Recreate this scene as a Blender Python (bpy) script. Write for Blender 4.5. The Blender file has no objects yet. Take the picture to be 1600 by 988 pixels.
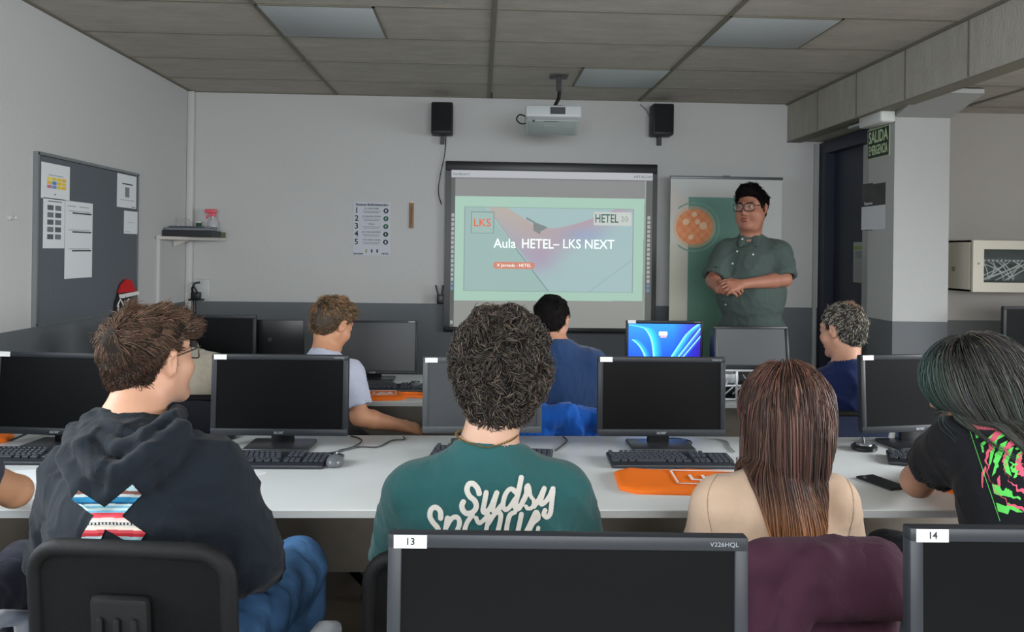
import bpy, bmesh, math, random
import numpy as np
from mathutils import Vector, Matrix, Euler
from mathutils.bvhtree import BVHTree

random.seed(7); rng = np.random.default_rng(7)
SC = bpy.context.scene; COL = SC.collection
PI = math.pi

# ------------------------------------------------------------------ camera
FPX, YAW, ROLL, CY, EYE = 1237.0, 0.0403, 0.0133, 392.5, 1.48
_w = np.array([math.sin(YAW), math.cos(YAW), 0.0])
_r0 = np.array([math.cos(YAW), -math.sin(YAW), 0.0]); _u0 = np.array([0, 0, 1.0])
CR = math.cos(ROLL)*_r0 + math.sin(ROLL)*_u0
CU = -math.sin(ROLL)*_r0 + math.cos(ROLL)*_u0
cam_d = bpy.data.cameras.new('camera'); cam = bpy.data.objects.new('camera', cam_d); COL.objects.link(cam)
cam_d.sensor_width = 36; cam_d.lens = 36*FPX/1600; cam_d.shift_y = (CY-494)/1600
cam_d.clip_start = 0.05
cam.matrix_world = Matrix(((CR[0], CU[0], -_w[0], 0), (CR[1], CU[1], -_w[1], 0), (CR[2], CU[2], -_w[2], EYE), (0, 0, 0, 1)))
SC.camera = cam

# ------------------------------------------------------------------ world and light
world = bpy.data.worlds.new('world'); SC.world = world; world.use_nodes = True
world.node_tree.nodes['Background'].inputs[0].default_value = (0.62, 0.75, 1.0, 1)
world.node_tree.nodes['Background'].inputs[1].default_value = 0.05
SC.view_settings.view_transform = 'Standard'; SC.view_settings.look = 'None'
SC.view_settings.gamma = 1.0; SC.view_settings.use_curve_mapping = False
SC.view_settings.exposure = 0.42
SC.cycles.max_bounces = 7; SC.cycles.diffuse_bounces = 5; SC.cycles.glossy_bounces = 3
SC.cycles.transmission_bounces = 4; SC.cycles.sample_clamp_indirect = 4.0
SC.cycles.use_denoising = True

def area(name, loc, rot, sx, sy, power, color, spread=180):
    l = bpy.data.lights.new(name, 'AREA'); l.shape = 'RECTANGLE'; l.size = sx; l.size_y = sy
    l.energy = power; l.color = color; l.spread = math.radians(spread)
    o = bpy.data.objects.new(name, l); COL.objects.link(o); o.location = loc; o.rotation_euler = rot
    return o
# daylight entering by the windows of the left wall (beside the camera) and of the back wall
area('daylight_left_window', (-2.36, 0.6, 1.62), (0, math.radians(-54), 0), 1.1, 3.4, 76, (0.90, 0.96, 1.0), 125)
area('daylight_back_window', (0.9, -2.92, 1.70), (math.radians(76), 0, 0), 4.6, 1.2, 92, (0.95, 0.98, 1.0), 115)
area('daylight_right_window', (4.9, 1.6, 1.65), (0, math.radians(60), 0), 1.1, 3.0, 150, (0.96, 0.98, 1.0), 120)
# unseen ceiling lamp added behind the photographer to brighten the desks
area('rear_desk_fill', (0.3, -0.5, 2.66), (math.radians(12), 0, 0), 2.4, 0.6, 20, (1.0, 0.98, 0.95), 130)

# ------------------------------------------------------------------ helpers
def V3(*a): return np.array(a, float)
def ray(x, y): return _w + (x-800)/FPX*CR - (y-CY)/FPX*CU
def at(x, y, Y):
    d = ray(x, y); d = d*Y/d[1]; return V3(d[0], d[1], d[2]+EYE)
def atz(x, y, z):
    d = ray(x, y); d = d*(z-EYE)/d[2]; return V3(d[0], d[1], d[2]+EYE)
def nrm(v): v = np.asarray(v, float); return v/np.linalg.norm(v)
def lin(c):
    out = []
    for k in c[:3]:
        k = k/255.0; out.append(k/12.92 if k <= 0.04045 else ((k+0.055)/1.055)**2.4)
    return tuple(out)+(1.0,)

MATS = {}
def mat(name, c, rough=0.6, metal=0.0, spec=0.5, noise=0.0, nscale=20.0, bump=0.0, bscale=80.0, attr=None,
        emit=None, estr=0.0, sheen=0.0, alpha=1.0, aniso=None, stretch=None, coat=0.0, trans=0.0):
    if name in MATS: return MATS[name]
    m = bpy.data.materials.new(name); m.use_nodes = True; nt = m.node_tree; N = nt.nodes; L = nt.links
    b = N['Principled BSDF']
    col = lin(c)
    b.inputs['Base Color'].default_value = col
    b.inputs['Roughness'].default_value = rough; b.inputs['Metallic'].default_value = metal
    b.inputs['Specular IOR Level'].default_value = spec
    if sheen: b.inputs['Sheen Weight'].default_value = sheen
    if coat: b.inputs['Coat Weight'].default_value = coat
    if trans: b.inputs['Transmission Weight'].default_value = trans
    if alpha < 1: b.inputs['Alpha'].default_value = alpha
    tc = N.new('ShaderNodeTexCoord'); mp = N.new('ShaderNodeMapping'); L.new(tc.outputs['Object'], mp.inputs[0])
    if stretch: mp.inputs['Scale'].default_value = stretch
    src = None
    if attr:
        a = N.new('ShaderNodeAttribute'); a.attribute_name = attr; src = a.outputs['Color']
        L.new(src, b.inputs['Base Color'])
    if noise:
        t = N.new('ShaderNodeTexNoise'); t.inputs['Scale'].default_value = nscale; t.inputs['Detail'].default_value = 4
        L.new(mp.outputs[0], t.inputs['Vector'])
        mr = N.new('ShaderNodeMapRange'); mr.inputs[1].default_value = 0.3; mr.inputs[2].default_value = 0.7
        mr.inputs[3].default_value = 1-noise; mr.inputs[4].default_value = 1+noise
        L.new(t.outputs[0], mr.inputs[0])
        mx = N.new('ShaderNodeMix'); mx.data_type = 'RGBA'; mx.blend_type = 'MULTIPLY'; mx.inputs[0].default_value = 1
        if src: L.new(src, mx.inputs[6])
        else: mx.inputs[6].default_value = col
        L.new(mr.outputs[0], mx.inputs[7]); L.new(mx.outputs[2], b.inputs['Base Color'])
    if bump:
        t = N.new('ShaderNodeTexNoise'); t.inputs['Scale'].default_value = bscale; t.inputs['Detail'].default_value = 5
        L.new(mp.outputs[0], t.inputs['Vector'])
        bp = N.new('ShaderNodeBump'); bp.inputs['Strength'].default_value = min(1, bump); bp.inputs['Distance'].default_value = 0.004
        L.new(t.outputs[0], bp.inputs['Height']); L.new(bp.outputs[0], b.inputs['Normal'])
    if emit is not None:
        if emit == 'attr': L.new(src, b.inputs['Emission Color'])
        else: b.inputs['Emission Color'].default_value = lin(emit)
        b.inputs['Emission Strength'].default_value = estr
    MATS[name] = m; return m

def fold_bump(m, scale=11, dist=0.010, strength=0.45):
    """soft cloth creases on top of the weave"""
    nt = m.node_tree; N = nt.nodes; L = nt.links; b = N['Principled BSDF']
    tc = N.new('ShaderNodeTexCoord'); mp = N.new('ShaderNodeMapping'); mp.inputs['Scale'].default_value = (1.0, 1.0, 0.55); mp.inputs['Rotation'].default_value = (0.2, 0.5, 0.3)
    L.new(tc.outputs['Object'], mp.inputs[0])
    t = N.new('ShaderNodeTexNoise'); t.inputs['Scale'].default_value = scale; t.inputs['Detail'].default_value = 2.5; t.inputs['Distortion'].default_value = 0.6
    L.new(mp.outputs[0], t.inputs['Vector'])
    s1 = N.new('ShaderNodeMath'); s1.operation = 'SUBTRACT'; s1.inputs[1].default_value = 0.5; L.new(t.outputs[0], s1.inputs[0])
    s2 = N.new('ShaderNodeMath'); s2.operation = 'ABSOLUTE'; L.new(s1.outputs[0], s2.inputs[0])
    s3 = N.new('ShaderNodeMath'); s3.operation = 'POWER'; s3.inputs[1].default_value = 0.6; L.new(s2.outputs[0], s3.inputs[0])
    bp = N.new('ShaderNodeBump'); bp.inputs['Strength'].default_value = strength; bp.inputs['Distance'].default_value = dist
    L.new(s3.outputs[0], bp.inputs['Height'])
    if b.inputs['Normal'].links: L.new(b.inputs['Normal'].links[0].from_socket, bp.inputs['Normal'])
    L.new(bp.outputs[0], b.inputs['Normal']); return m

def banded(name, top, low, z, rough=0.75, bump=0.5, bscale=60, noise=0.03):
    """painted wall: upper colour, lower band under height z (object space = world space)"""
    m = mat(name, top, rough=rough, bump=bump, bscale=bscale)
    nt = m.node_tree; N = nt.nodes; L = nt.links; b = N['Principled BSDF']
    tc = N.new('ShaderNodeTexCoord'); sp = N.new('ShaderNodeSeparateXYZ'); L.new(tc.outputs['Object'], sp.inputs[0])
    g = N.new('ShaderNodeMath'); g.operation = 'GREATER_THAN'; g.inputs[1].default_value = z; L.new(sp.outputs[2], g.inputs[0])
    mx = N.new('ShaderNodeMix'); mx.data_type = 'RGBA'; mx.inputs[6].default_value = lin(low); mx.inputs[7].default_value = lin(top)
    L.new(g.outputs[0], mx.inputs[0])
    t = N.new('ShaderNodeTexNoise'); t.inputs['Scale'].default_value = 1.7; t.inputs['Detail'].default_value = 3; L.new(tc.outputs['Object'], t.inputs['Vector'])
    mr = N.new('ShaderNodeMapRange'); mr.inputs[3].default_value = 1-noise; mr.inputs[4].default_value = 1+noise; L.new(t.outputs[0], mr.inputs[0])
    m2 = N.new('ShaderNodeMix'); m2.data_type = 'RGBA'; m2.blend_type = 'MULTIPLY'; m2.inputs[0].default_value = 1
    L.new(mx.outputs[2], m2.inputs[6]); L.new(mr.outputs[0], m2.inputs[7]); L.new(m2.outputs[2], b.inputs['Base Color'])
    return m

class G:
    """collects geometry for ONE mesh object"""
    def __init__(s): s.V = []; s.F = []; s.M = []; s.n = 0; s.mats = []
    def mi(s, m):
        if m not in s.mats: s.mats.append(m)
        return s.mats.index(m)
    def add(s, v, f, m=None):
        i = s.mi(m) if m else 0
        s.V.extend([tuple(map(float, p)) for p in v]); s.F.extend([tuple(int(a)+s.n for a in q) for q in f]); s.M.extend([i]*len(f)); s.n += len(v); return s
    def box(s, c, d, m=None, R=None, r=0.0, seg=2):
        d = V3(*d); c = V3(*c)
        if r > 0:
            bm = bmesh.new(); bmesh.ops.create_cube(bm, size=1); bmesh.ops.scale(bm, vec=Vector(d), verts=bm.verts)
            bmesh.ops.bevel(bm, geom=bm.edges[:], offset=min(r, 0.49*d.min()), segments=seg, profile=0.5, affect='EDGES')
            bm.verts.index_update(); v = np.array([q.co[:] for q in bm.verts]); f = [[x.index for x in q.verts] for q in bm.faces]; bm.free()
        else:
            v = np.array([[x, y, z] for x in (-.5, .5) for y in (-.5, .5) for z in (-.5, .5)])*d
            f = [(0, 1, 3, 2), (4, 6, 7, 5), (0, 4, 5, 1), (2, 3, 7, 6), (0, 2, 6, 4), (1, 5, 7, 3)]
        if R is not None: v = v@np.array(R).T
        return s.add(v+c, f, m)
    def tube(s, pts, r, m=None, n=8, closed=False, caps=True):
        pts = [V3(*p) for p in pts]; k = len(pts); rs = r if hasattr(r, '__len__') else [r]*k
        v = []; f = []; up = None
        for i, p in enumerate(pts):
            t = nrm((pts[(i+1) % k] if (i < k-1 or closed) else p)-(pts[i-1] if (i > 0 or closed) else p))
            if up is None:
                up = V3(0, 0, 1) if abs(t[2]) < 0.9 else V3(1, 0, 0)
            a = nrm(np.cross(t, up)); up = np.cross(a, t)
            for j in range(n):
                q = 2*PI*j/n; v.append(p+rs[i]*(math.cos(q)*a+math.sin(q)*up))
        for i in range(k if closed else k-1):
            for j in range(n):
                a0 = i*n+j; a1 = i*n+(j+1) % n; b0 = ((i+1) % k)*n+j; b1 = ((i+1) % k)*n+(j+1) % n
                f.append((a0, b0, b1, a1))
        if caps and not closed: f.append(tuple(range(n))); f.append(tuple(reversed(range((k-1)*n, k*n))))
        return s.add(v, f, m)
    def cyl(s, a, b, r, m=None, n=20, r2=None):
        return s.tube([a, b], [r, r if r2 is None else r2], m, n)
    def lathe(s, c, prof, m=None, n=24, ax='z'):
        v = []; f = []; k = len(prof)
        for (r, z) in prof:
            for j in range(n):
                q = 2*PI*j/n; x, y = r*math.cos(q), r*math.sin(q)
                v.append({'z': (c[0]+x, c[1]+y, c[2]+z), 'y': (c[0]+x, c[1]+z, c[2]+y), 'x': (c[0]+z, c[1]+x, c[2]+y)}[ax])
        for i in range(k-1):
            for j in range(n): f.append((i*n+j, i*n+(j+1) % n, (i+1)*n+(j+1) % n, (i+1)*n+j))
        f.append(tuple(reversed(range(n)))); f.append(tuple(range((k-1)*n, k*n)))
        return s.add(v, f, m)
    def prism(s, poly, o, xd, yd, t, m=None):
        """2-D polygon in the frame (o, xd, yd), extruded by t along xd x yd"""
        xd = nrm(xd); yd = nrm(yd); nd = np.cross(xd, yd); o = V3(*o); k = len(poly)
        v = [o+a*xd+b*yd for a, b in poly]+[o+a*xd+b*yd+nd*t for a, b in poly]
        f = [tuple(reversed(range(k))), tuple(range(k, 2*k))]+[(i, (i+1) % k, k+(i+1) % k, k+i) for i in range(k)]
        return s.add(v, f, m)
    def build(s, name, m=None, parent=None, smooth=35, loc=None):
        me = bpy.data.meshes.new(name); me.from_pydata(s.V, [], s.F)
        if not s.mats: s.mats = [m]
        for x in s.mats: me.materials.append(x or m)
        me.polygons.foreach_set('material_index', s.M)
        if smooth:
            me.shade_smooth(); me.set_sharp_from_angle(angle=math.radians(smooth))
        me.update(); return link(name, me, parent)
def link(name, me, parent=None):
    o = bpy.data.objects.new(name, me); COL.objects.link(o)
    if parent is not None:
        o.parent = parent
        lv = parent.get('_w')
    return o
def tag(o, label=None, cat=None, group=None, kind=None):
    if label: o['label'] = label
    if cat: o['category'] = cat
    if group: o['group'] = group
    if kind: o['kind'] = kind
    return o
def empty(name, loc, label, cat, group=None, rot=(0, 0, 0)):
    o = bpy.data.objects.new(name, None); o.empty_display_size = 0.05; COL.objects.link(o)
    o.location = [float(a) for a in loc]; o.rotation_euler = rot
    return tag(o, label, cat, group)
def copy_tree(o, parent=None):
    c = o.copy(); COL.objects.link(c); c.parent = parent
    for ch in [x for x in bpy.data.objects if x.parent == o]: copy_tree(ch, c)
    return c
def place(root, loc, rz=0.0, label=None, group=None, first=False, rx=0.0):
    c = root if first else copy_tree(root)
    c.location = [float(a) for a in loc]; c.rotation_euler = (rx, 0, rz)
    if label: c['label'] = label
    if group: c['group'] = group
    return c
def Rz(a): c, s = math.cos(a), math.sin(a); return np.array([[c, -s, 0], [s, c, 0], [0, 0, 1]])
def Rx(a): c, s = math.cos(a), math.sin(a); return np.array([[1, 0, 0], [0, c, -s], [0, s, c]])
def Ry(a): c, s = math.cos(a), math.sin(a); return np.array([[c, 0, s], [0, 1, 0], [-s, 0, c]])

def text_mesh(body, size, depth=0.0006, xs=1.0, bold=0.0, align='CENTER'):
    cu = bpy.data.curves.new('t', 'FONT'); cu.body = body; cu.size = size; cu.align_x = align; cu.align_y = 'CENTER'
    cu.extrude = depth; cu.offset = bold; cu.resolution_u = 3
    o = bpy.data.objects.new('t', cu); COL.objects.link(o)
    dg = bpy.context.evaluated_depsgraph_get(); me = bpy.data.meshes.new_from_object(o.evaluated_get(dg))
    bpy.data.objects.remove(o); bpy.data.curves.remove(cu)
    if xs != 1.0:
        for v in me.vertices: v.co.x *= xs
    return me
def text(name, body, size, o, xd, yd, m, parent=None, depth=0.0006, xs=1.0, bold=0.0, align='CENTER'):
    me = text_mesh(body, size, depth, xs, bold, align)
    xd = Vector(nrm(xd)); yd = Vector(nrm(yd)); nd = xd.cross(yd)
    M = Matrix(((xd[0], yd[0], nd[0], o[0]), (xd[1], yd[1], nd[1], o[1]), (xd[2], yd[2], nd[2], o[2]), (0, 0, 0, 1)))
    me.transform(M); me.materials.clear(); me.materials.append(m); return link(name, me, parent)

def cgrid(o, xd, yd, nx, ny, W, H, fn):
    """flat coloured sheet, per-vertex colour from fn(u, v) -> (N,3) sRGB 0..255; v = 0 at the bottom"""
    u, v = np.meshgrid(np.linspace(0, 1, nx+1), np.linspace(0, 1, ny+1), indexing='ij')
    P = V3(*o)+u[..., None]*W*nrm(xd)+v[..., None]*H*nrm(yd)
    c = fn(u.ravel(), v.ravel())
    idx = np.arange((nx+1)*(ny+1)).reshape(nx+1, ny+1)
    F = np.stack([idx[:-1, :-1], idx[1:, :-1], idx[1:, 1:], idx[:-1, 1:]], -1).reshape(-1, 4)
    return fastmesh('sheet', P.reshape(-1, 3), F, c)
def fastmesh(name, V, F, col=None, smooth=True, deg=4):
    me = bpy.data.meshes.new(name); V = np.ascontiguousarray(V, np.float32); F = np.ascontiguousarray(F, np.int32); k = F.shape[1]
    me.vertices.add(len(V)); me.vertices.foreach_set('co', V.ravel())
    me.loops.add(F.size); me.loops.foreach_set('vertex_index', F.ravel())
    me.polygons.add(len(F)); me.polygons.foreach_set('loop_start', np.arange(0, F.size, k, dtype=np.int32))
    me.polygons.foreach_set('loop_total', np.full(len(F), k, np.int32))
    me.update(calc_edges=True)
    if smooth: me.shade_smooth()
    if col is not None:
        c = np.clip(np.asarray(col, float)/255, 0, 1); c = np.where(c <= 0.04045, c/12.92, ((c+0.055)/1.055)**2.4)
        a = me.color_attributes.new('col', 'FLOAT_COLOR', 'POINT')
        a.data.foreach_set('color', np.concatenate([c, np.ones((len(c), 1))], 1).astype(np.float32).ravel())
    return me
def sheet(name, label, cat, o, xd, w, h, marks, parent=None, base=(225, 228, 230), t=0.001, group=None, yd=(0, 0, 1), out=None):
    """sheet of paper standing in the frame (o = lower left corner, xd to the right, yd up) with printed marks"""
    g = G(); nd = np.cross(nrm(xd), nrm(yd))
    g.prism([(0, 0), (w, 0), (w, h), (0, h)], o, xd, yd, t, mat('paper_%d_%d_%d' % base, base, 0.8))
    for i, (a, b, c, d, col) in enumerate(marks):
        g.prism([(a*w, b*h), (c*w, b*h), (c*w, d*h), (a*w, d*h)], V3(*o)+nd*(t+0.0002+0.00005*(i % 5)), xd, yd, 0.0003, mat('ink_%d_%d_%d' % col, col, 0.7))
    ob = g.build(name, parent=parent, smooth=0)
    if parent is None: tag(ob, label, cat, group)
    return ob

# ------------------------------------------------------------------ room
WY, LX, CZ, BX = 6.30, -2.29, 2.70, 2.465
m_wall = banded('wall_paint', (192, 192, 191), (102, 107, 111), 1.055, bump=0.35, bscale=45)
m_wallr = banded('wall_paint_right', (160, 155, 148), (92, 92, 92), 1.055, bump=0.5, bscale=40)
m_pill = banded('pillar_paint', (172, 173, 171), (98, 101, 104), 1.07, bump=0.55, bscale=45)
def floor_mat():
    m = mat('floor_tiles', (120, 110, 98), rough=0.45, noise=0.12, nscale=3, bump=0.1); return m
def S(name, g, m, parent=None, smooth=0):
    o = g.build(name, m, parent, smooth)
    if parent is None: o['kind'] = 'structure'
    return o
S('floor', G().box((1.1, 1.65, -0.05), (7.8, 10.3, 0.1)), floor_mat())
# left wall, with the window recess beside the camera and a shallow niche
g = G()
g.box((LX-0.15, 5.02, 1.35), (0.3, 2.62, 2.7))            # far stretch
g.box((LX-0.27, 3.06, 1.35), (0.3, 1.30, 2.7))            # niche back
g.box((LX-0.06, 3.06, 2.50), (0.12, 1.30, 0.42))          # niche head
g.box((LX-0.15, 2.36, 1.35), (0.3, 0.12, 2.7)); g.box((LX-0.15, -2.2, 1.35), (0.3, 1.7, 2.7))
g.box((LX-0.15, 0.48, 0.5), (0.3, 3.66, 1.0)); g.box((LX-0.15, 0.48, 2.45), (0.3, 3.66, 0.5))
S('wall_left', g, m_wall)
def window(n, c, w, h, axis):
    fr = G(); t = 0.06; mm = mat('window_frame', (200, 200, 198), 0.5)
    def bx(a, b, sa, sb, tt=0.06):
        if axis == 'x': fr.box((c[0], c[1]+a, c[2]+b), (tt, sa, sb), mm)
        else: fr.box((c[0]+a, c[1], c[2]+b), (sa, tt, sb), mm)
    bx(0, h/2-t/2, w, t); bx(0, -h/2+t/2, w, t)
    for k in (-1, -1/3, 1/3, 1): bx(k*(w/2-t/2), 0, t, h-2*t)
    o = fr.build('window_%d' % n, smooth=0); o['kind'] = 'structure'
    gg = G()
    if axis == 'x': gg.box(c, (0.008, w-0.1, h-0.1))
    else: gg.box(c, (w-0.1, 0.008, h-0.1))
    gg.build('pane', mat('sky_pane', (215, 230, 240), 0.1, emit=(215, 230, 245), estr=1.0), o, 0)
window(1, (LX-0.24, 0.48, 1.6), 3.66, 1.2, 'x')
# front wall
g = G(); g.box((0.26, WY+0.1, 1.35), (5.4, 0.2, 2.7))
S('wall_front', g, m_wall)
# back wall with a window
g = G(); g.box((1.1, -3.1, 0.5), (7.8, 0.2, 1.0)); g.box((1.1, -3.1, 2.55), (7.8, 0.2, 0.3))
g.box((-2.1, -3.1, 1.7), (1.4, 0.2, 1.4)); g.box((4.15, -3.1, 1.7), (1.7, 0.2, 1.4))
S('wall_back', g, m_wall)
window(2, (0.95, -3.12, 1.7), 4.7, 1.4, 'y')
# side wall with the door, behind the pillar
g = G(); g.box((2.87, 5.45, 1.35), (0.14, 0.5, 2.7)); g.box((2.87, 6.0, 2.55), (0.14, 0.6, 0.3))
S('wall_right', g, m_wall)
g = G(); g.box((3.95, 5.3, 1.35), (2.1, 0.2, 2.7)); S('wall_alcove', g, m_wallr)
g = G(); g.box((5.05, 1.1, 0.5), (0.2, 8.4, 1.0)); g.box((5.05, 1.1, 2.45), (0.2, 8.4, 0.5))
g.box((5.05, 4.2, 1.6), (0.2, 2.2, 1.2)); g.box((5.05, -1.5, 1.6), (0.2, 3.2, 1.2)); S('wall_side', g, m_wall)
window(3, (5.05, 1.6, 1.6), 3.0, 1.2, 'x')
# ceiling: mineral tiles in a T-bar grid
m_tile = mat('ceiling_tile', (182, 177, 167), 0.9, noise=0.10, nscale=5, bump=0.9, bscale=38, stretch=(1, 3.0, 1))
m_bar = mat('ceiling_bar', (116, 112, 98), 0.6)
m_gap = mat('ceiling_gap', (40, 38, 34), 0.9)
YR = [5.789-0.6*k for k in range(15)]; XR = [-2.343+1.2*k for k in range(5)]
g = G(); g.box((0.085, 1.65, CZ+0.05), (4.8, 9.4, 0.1), m_tile)
for y in YR: g.box((0.085, y, CZ-0.0015), (4.8, 0.012, 0.005), m_bar)
for x in XR[1:4]: g.box((x, 1.65, CZ-0.003), (0.026, 9.4, 0.008), m_bar)
g.box((0.085, WY-0.012, CZ-0.003), (4.8, 0.024, 0.008), m_bar); g.box((LX+0.012, 1.65, CZ-0.003), (0.024, 9.4, 0.008), m_bar)
g.box((0.075, 5.99+0.2, CZ-0.004), (0.01, 0.2, 0.01), m_gap)
S('ceiling', g, m_tile)
# lower ceiling to the right of the beam
g = G(); g.box((3.75, 1.35, 2.50), (2.5, 8.6, 0.1), m_tile)
for k in range(11): g.box((3.75, 4.95-0.6*k, 2.447), (2.5, 0.012, 0.005), m_bar)
for x in (3.1, 4.3): g.box((x, 1.35, 2.446), (0.026, 8.6, 0.008), m_bar)
S('ceiling_low', g, m_tile)
# tile-clad beam
g = G(); m_beam = mat('beam_tile', (172, 168, 158), 0.9, noise=0.08, nscale=5, bump=1.0, bscale=42, stretch=(1, 3.0, 1))
g.box((BX+0.055, 1.65, 2.545), (0.11, 9.3, 0.31), m_beam)
for k in range(15): g.box((BX-0.001, 5.72-0.6*k, 2.545), (0.006, 0.012, 0.30), m_bar)
g.box((BX+0.0, 1.65, 2.692), (0.03, 9.3, 0.014), m_bar); g.box((BX+0.055, 1.65, 2.389), (0.115, 9.3, 0.006), m_bar)
g.box((2.72, 5.7, 2.42), (0.4, 1.2, 0.05), m_beam)
S('trim_1', g, m_beam)
# pillar with its flared head
g = G(); g.box((2.775, 5.045, 1.22), (0.355, 0.33, 2.44), m_pill)
top = [(2.50, 4.40, 2.44), (2.86, 4.40, 2.44), (3.02, 4.88, 2.44), (2.60, 4.88, 2.44)]
low = [(2.50, 4.40, 2.415), (2.86, 4.40, 2.415), (2.953, 4.879, 2.355), (2.597, 4.879, 2.355)]
g.add(low+top, [(3, 2, 1, 0), (4, 5, 6, 7), (0, 1, 5, 4), (1, 2, 6, 5), (2, 3, 7, 6), (3, 0, 4, 7)], m_pill)
S('trim_2', g, m_pill)
# pipe chase in the far left corner and thin conduits
m_pipe = mat('pipe_paint', (196, 196, 194), 0.6)
S('trim_3', G().box((LX+0.026, WY-0.026, 1.35), (0.052, 0.052, 2.69), r=0.012), m_pipe, smooth=30)
S('trim_4', G().box((LX+0.012, 5.72, 1.25), (0.022, 0.03, 0.62)), m_pipe)
S('trim_5', G().box((2.70, WY-0.01, 1.35), (0.03, 0.018, 2.05)), mat('trim_paint', (170, 170, 168), 0.6))
# door in the side wall
m_navy = mat('door_navy', (44, 50, 66), 0.45, noise=0.05)
g = G()
g.box((2.78, 6.24, 1.145), (0.10, 0.11, 2.29)); g.box((2.78, 5.26, 1.145), (0.10, 0.09, 2.29)); g.box((2.78, 5.755, 2.335), (0.10, 1.08, 0.09))
dr = S('door_1', g, m_navy)
lf = G().box((2.83, 5.75, 1.15), (0.045, 0.88, 2.28)).build('leaf', m_navy, dr, 0)
G().box((2.79, 5.42, 1.05), (0.03, 0.03, 0.13), r=0.006).tube([(2.79, 5.42, 1.06), (2.75, 5.42, 1.06), (2.745, 5.53, 1.06)], 0.008).build('handle', mat('steel', (150, 152, 155), 0.3, 1.0), lf)

# ------------------------------------------------------------------ ceiling lights (switched off) and ceiling fittings
m_diff = mat('light_diffuser', (186, 192, 194), 0.55, bump=0.1, bscale=200)
for lab, x, y in (('unlit square ceiling light panel, left one beside the left long ceiling seam', -0.843, 4.289),
                  ('unlit square ceiling light panel nearest the tile-clad beam', 1.557, 4.289),
                  ('unlit square ceiling light panel just right of the projector mount', 0.957, 5.489)):
    t = empty('ceiling_light', (x, y, CZ-0.006), lab, 'ceiling light', 'unlit square panels in the ceiling')
    G().box((0, 0, 0), (0.575, 0.575, 0.006), r=0.002).build('diffuser', m_diff, t)
    g = G()
    for a in (-1, 1): g.box((a*0.291, 0, 0.001), (0.012, 0.594, 0.008)); g.box((0, a*0.291, 0.001), (0.594, 0.012, 0.008))
    g.build('frame', m_bar, t, 0)

# ------------------------------------------------------------------ left wall: pin board and its papers
def bp(px, py): # point on the left wall
    d = ray(px, py); d = d*(LX/d[0]); return V3(d[0], d[1], d[2]+EYE)
t = empty('notice_board', (LX, 4.745, 1.06), 'large grey felt notice board with aluminium frame on left wall', 'notice board')
G().box((0.012, 0, 0.445), (0.016, 1.17, 0.87)).build('felt', mat('board_felt', (92, 97, 104), 0.95, noise=0.04, nscale=60), t, 0)
g = G()
for z in (0.005, 0.892): g.box((0.014, 0, z), (0.024, 1.20, 0.016))
for y in (-0.594, 0.594): g.box((0.014, y, 0.449), (0.024, 0.014, 0.89))
g.build('frame', mat('aluminium', (150, 156, 158), 0.4, 0.8), t, 0)
FX = LX+0.0215
YD = (0, 1, 0)
def onb(px, py): p = bp(px, py); return V3(FX, p[1], p[2])
def brd(label, x0, y0, x1, y1, marks, **k):
    a = onb(x0, y1); b = onb(x1, y0); a[2] = (onb(x0, y1)[2]); h = onb(x0, y0)[2]-a[2]
    return sheet('paper_notice', label, 'paper', a, YD, b[1]-a[1], h, marks, group='papers pinned on the grey board', **k)
K = (45, 47, 52); GR = (150, 153, 156)
cm = []
cols = [(196, 120, 150), (120, 150, 200), (230, 205, 60), (235, 190, 60), (90, 140, 190), (160, 120, 170), (240, 220, 90), (225, 200, 70)]
for i in range(4):
    for j in range(3): cm.append((0.2+i*0.17, 0.30+j*0.11, 0.35+i*0.17, 0.39+j*0.11, cols[(i+j*3) % 8 if i < 2 else 2+(i+j) % 2]))
cm += [(0.25, 0.66, 0.75, 0.68, GR), (0.45, 0.12, 0.5, 0.15, K)]
brd('white notice with a coloured timetable grid, top left of board', 57, 252, 103, 309, cm)
cm = [(0.2, 0.93, 0.85, 0.945, K)]
for j in range(5):
    for i in range(2): cm.append((0.18+i*0.36, 0.76-j*0.145, 0.46+i*0.36, 0.86-j*0.145, (120, 122, 126) if (i+j) % 2 else (95, 98, 104)))
brd('white sheet with two columns of small grey pictures', 60, 308, 95, 388, cm)
cm = [(0.08, 0.93, 0.38, 0.94, GR), (0.5, 0.93, 0.85, 0.94, GR)]
for j in range(3):
    z = 0.84-j*0.245; cm += [(0.25, z, 0.95, z+0.018, K), (0.12, z+0.03, 0.9, z+0.038, GR)]
brd('long white calendar sheet with three month blocks on board', 94, 313, 139, 436, cm)
cm = [(0.25, 0.70, 0.8, 0.735, K), (0.40, 0.32, 0.62, 0.62, (130, 132, 135)), (0.15, 0.22, 0.9, 0.235, GR), (0.75, 0.03, 0.95, 0.05, K)]
brd('white notice with grey square, top right of board', 177, 270, 208, 323, cm)
brd('small blank white slip below the top right notice', 188, 329, 210, 365, [(0.25, 0.5, 0.75, 0.515, GR), (0.05, 0.08, 0.45, 0.1, GR)])
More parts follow.
